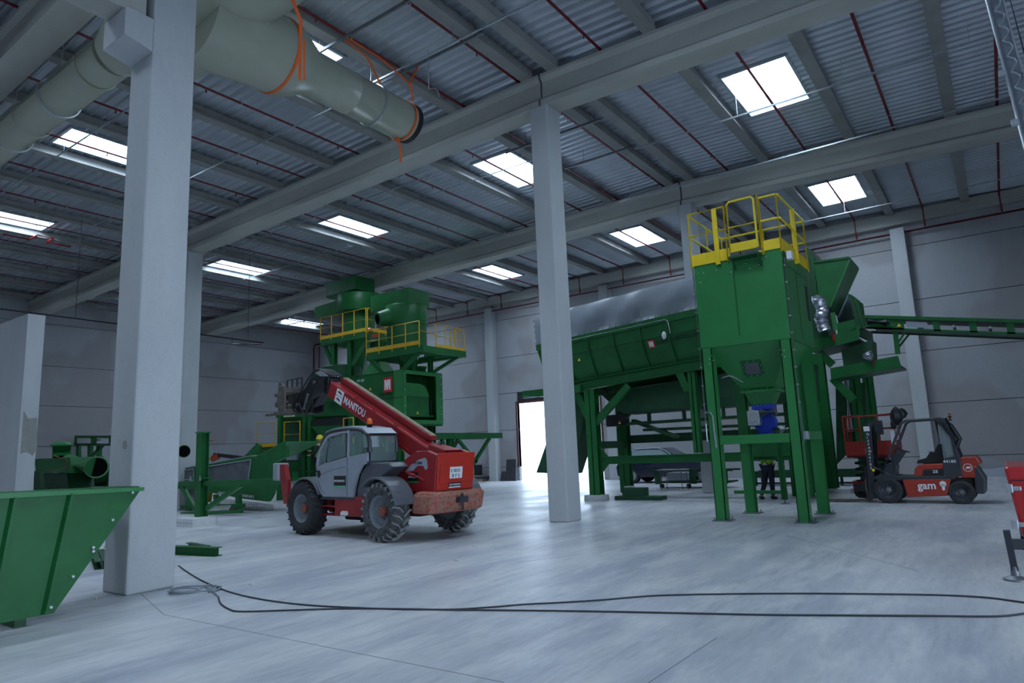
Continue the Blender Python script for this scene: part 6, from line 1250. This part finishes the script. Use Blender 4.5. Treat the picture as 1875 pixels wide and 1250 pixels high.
# ================================================================= PEOPLE
def person(loc, rz, label, pose, helmet=False, s=1.0):
    """continuous skinned body; clothes are shells over it"""
    r = empty('person', loc, rz, label, 'person', scale=s)
    J = {'pelvis': (0, 0, .93), 'belly': (0, .01, 1.08), 'chest': (0, .02, 1.3), 'neck': (0, .0, 1.47), 'head': (0, -.02, 1.56), 'crown': (0, -.02, 1.69), 'shl': (-.18, 0, 1.41), 'shr': (.18, 0, 1.41)}
    J.update(pose); rad = {'pelvis': (.15, .11), 'belly': (.14, .1), 'chest': (.16, .11), 'neck': (.055, .055), 'head': (.08, .095), 'crown': (.06, .07), 'shl': (.065, .065), 'shr': (.065, .065), 'ell': (.045, .045), 'elr': (.045, .045), 'wrl': (.03, .03), 'wrr': (.03, .03), 'hil': (.09, .1), 'hir': (.09, .1), 'knl': (.06, .06), 'knr': (.06, .06), 'anl': (.042, .042), 'anr': (.042, .042), 'tol': (.035, .03), 'tor': (.035, .03), 'pal': (.035, .02), 'par': (.035, .02)}
    ed = [('pelvis', 'belly'), ('belly', 'chest'), ('chest', 'neck'), ('neck', 'head'), ('head', 'crown'), ('chest', 'shl'), ('chest', 'shr'), ('shl', 'ell'), ('shr', 'elr'), ('ell', 'wrl'), ('elr', 'wrr'), ('wrl', 'pal'), ('wrr', 'par'), ('pelvis', 'hil'), ('pelvis', 'hir'), ('hil', 'knl'), ('hir', 'knr'), ('knl', 'anl'), ('knr', 'anr'), ('anl', 'tol'), ('anr', 'tor')]
    def skin(name, edges, material, parent, grow=0, lift=None):
        keys = list(dict.fromkeys(k for a in edges for k in a)); me = bpy.data.meshes.new(name)
        me.from_pydata([J[k] for k in keys], [(keys.index(a), keys.index(b)) for a, b in edges], []); o = bpy.data.objects.new(name, me); scn.collection.objects.link(o); o.parent = parent
        o.modifiers.new('s', 'SKIN'); sv_ = me.skin_vertices[0].data if me.skin_vertices else None
        if sv_ is None:
            bm = bmesh.new(); bm.from_mesh(me); bm.verts.layers.skin.verify(); bm.to_mesh(me); bm.free(); sv_ = me.skin_vertices[0].data
        for i, k in enumerate(keys): sv_[i].radius = tuple(v+grow for v in rad[k]); sv_[i].use_root = k in ('pelvis', keys[0]) and i == 0
        sb = o.modifiers.new('sub', 'SUBSURF'); sb.levels = sb.render_levels = 2; me.materials.append(material)
        dg = bpy.context.evaluated_depsgraph_get(); m2 = bpy.data.meshes.new_from_object(o.evaluated_get(dg)); o.modifiers.clear(); o.data = m2
        for p_ in m2.polygons: p_.use_smooth = True
        return o
    body = skin('body', ed, SKIN, r)
    skin('vest', [('chest', 'belly'), ('belly', 'pelvis2'), ('chest', 'shl'), ('chest', 'shr')], HIVIS, r, .04) if not J.setdefault('pelvis2', (0, 0, .85)) is None and not rad.setdefault('pelvis2', (.155, .115)) is None else None
    skin('sleeves', [('shl', 'ell'), ('ell', 'wrl')], NAVY_CLOTH, r, .012); skin('sleeves', [('shr', 'elr'), ('elr', 'wrr')], NAVY_CLOTH, r, .012)
    skin('trousers', [('pelvis', 'hil'), ('pelvis', 'hir'), ('hil', 'knl'), ('hir', 'knr'), ('knl', 'anl'), ('knr', 'anr')], NAVY_CLOTH, r, .018)
    bd = MB().m(HIVIS)
    for k in ('anl', 'anr'): a = V(J[k]); b = V(J['kn'+k[2]]); d = (b-a).normalized(); bd.ring(a+d*.1, d, .03, .072, .07, 14)
    bd.build('ankle_bands', HIVIS, r)
    hb = MB().m(BLACK); hb.bar((-.12, -.155, 1.42), (.1, -.165, .96), .035, .01).bar((.12, -.155, 1.42), (-.1, -.165, .96), .035, .01); hb.build('harness', BLACK, r)
    rb = MB().m(LGREY).ring((0, .01, .99), (0, 0, 1), .15, .205, .05, 20); ro = rb.build('reflective_band', LGREY, r); ro.scale = (1, .76, 1)
    for k in ('tol', 'tor'): t = V(J[k]); a = V(J['an'+k[2]]); MB().m(BLACK).bar(a+V((0, 0, -.05))-(t-a)*.5, t+V((0, 0, -.02))+(t-a)*.25, .1, .09).build('boot', BLACK, r, bevel=.02)
    if helmet:
        MB().m(HELMET).lathe((0, -.02, 1.62), (0, 0, 1), [(.15, 0), (.125, .02), (.12, .08), (.08, .14), (.01, .16)], 20).build('helmet', HELMET, r)
    else: MB().m(BLACK).blob((0, -.03, 1.66), .095, .105, .09, 12).build('hair', BLACK, r)
    f = MB().m(SKIN); f.blob((0, .075, 1.585), .014, .02, .02, 8); f.build('nose', SKIN, r)
    ey = MB().m(BLACK)
    for x in (-.03, .03): ey.blob((x, .068, 1.61), .01, .008, .006, 8)
    ey.build('eyes', BLACK, r); MB().m(mat('lips', (.35, .12, .1), .6)).blob((0, .07, 1.55), .025, .008, .006, 8).build('mouth', None, r)
    # hands: palm end of the body carries five short fingers
    for sgn, k in ((-1, 'l'), (1, 'r')):
        p_ = V(J['pa'+k]); d = (p_-V(J['wr'+k])).normalized(); s_2, u_ = frame(d); hm_ = MB().m(SKIN)
        for i in range(4): o_ = p_+s_2*(-.027+i*.018); hm_.tube([o_, o_+d*.045, o_+d*.07+u_*.015], [.009, .008, .007], 6)
        hm_.tube([p_-d*.03+s_2*.03, p_+s_2*.05, p_+d*.02+s_2*.055], [.01, .009, .008], 6); hm_.build('fingers', SKIN, r)
    return r
pose = {'ell': (-.26, .05, 1.15), 'elr': (.27, .06, 1.15), 'wrl': (-.2, .26, 1.05), 'wrr': (.2, .27, 1.08), 'pal': (-.17, .33, 1.05), 'par': (.17, .34, 1.09), 'hil': (-.09, 0, .9), 'hir': (.09, 0, .9), 'knl': (-.13, .07, .5), 'knr': (.1, -.02, .49), 'anl': (-.2, -.14, .1), 'anr': (.1, -.03, .09), 'tol': (-.22, .0, .045), 'tor': (.12, .1, .045)}
person((-5.22, 18.78, 0), -.1, 'person in a hi-vis vest and dark trousers seen from behind under the silo', pose, False, .92)
pose2 = dict(pose); pose2.update({'knl': (-.1, .03, .5), 'anl': (-.11, 0, .09), 'tol': (-.12, .12, .045), 'anr': (.1, 0, .09), 'tor': (.11, .12, .045), 'wrr': (.15, .35, 1.2), 'par': (.13, .42, 1.22)})
p = at(584, 797, 1, 16.0); person((p.x+.02, 16.0, .62), 2.2, 'person in a yellow helmet working behind the telehandler cab', pose2, True, 1.0)

# ================================================================= CABLES ON THE FLOOR, small litter
CB = mat('grey_rubber_cable', (.035, .037, .045), .6)
def fl(pts, r=.011): return [floor_at(a, b, r) for a, b in pts]
tag(MB().m(CB).tube(bez(fl([(327, 1035), (345, 1048), (375, 1065), (420, 1083), (480, 1097), (560, 1107), (650, 1112), (740, 1115), (830, 1115), (900, 1111), (960, 1106), (1020, 1103), (1100, 1098), (1200, 1090), (1330, 1087), (1470, 1086), (1600, 1087), (1720, 1089), (1800, 1093), (1850, 1099), (1890, 1105)], .009), 10), .0085, 6).build('floor_cable', CB), 'upper dark cable looping across the floor to the right', 'cable', 'cables on the floor')
tag(MB().m(CB).tube(bez(fl([(400, 1092), (404, 1104), (418, 1114), (440, 1119), (520, 1117), (620, 1114), (720, 1114), (830, 1116), (950, 1117), (1100, 1119), (1250, 1122), (1400, 1125), (1550, 1126), (1700, 1127), (1790, 1128), (1840, 1127), (1880, 1122)], .009), 10), .0085, 6).build('floor_cable', CB), 'lower cable running from the coil to the right edge', 'cable', 'cables on the floor')
CG = mat('pale_cable', (.2, .23, .27), .5); m = MB().m(CG)
c = floor_at(345, 1083); pts = []
for i in range(70):
    a = i/70*2*PI*3.2; R = .2+.09*math.sin(a*.37+1); pts.append(c+V((R*1.15*math.cos(a)+.05*math.sin(a*.5), R*.9*math.sin(a)+.06*math.cos(a*.3), .012+.004*i/10)))
pts += [floor_at(375, 1074, .012), floor_at(388, 1080, .012), floor_at(398, 1090, .012)]
m.tube(pts, .008, 6); m.tube(bez([c+V((-.1, .22, .02)), c+V((.2, .3, .02)), c+V((.33, .1, .02)), c+V((.1, -.05, .02))]), .008, 6)
tag(m.build('cable_coil', CG), 'pale cable coil lying at the foot of the foreground column', 'cable')
DEB = mat('pale_crumbs', (.6, .6, .58), .8); m = MB().m(DEB); random.seed(3)
for a, b in ((172, 1095), (178, 1093), (380, 1071), (460, 1070), (1090, 985), (1480, 975), (836, 1027), (870, 1002)):
    for k in range(3): p = floor_at(a+random.uniform(-4, 4), b+random.uniform(-2, 2)); m.blob(p+V((0, 0, .008)), .02, .014, .009, 6, .2)
tag(m.build('litter', DEB), 'scattered pale crumbs on the floor', 'litter', kind='stuff')
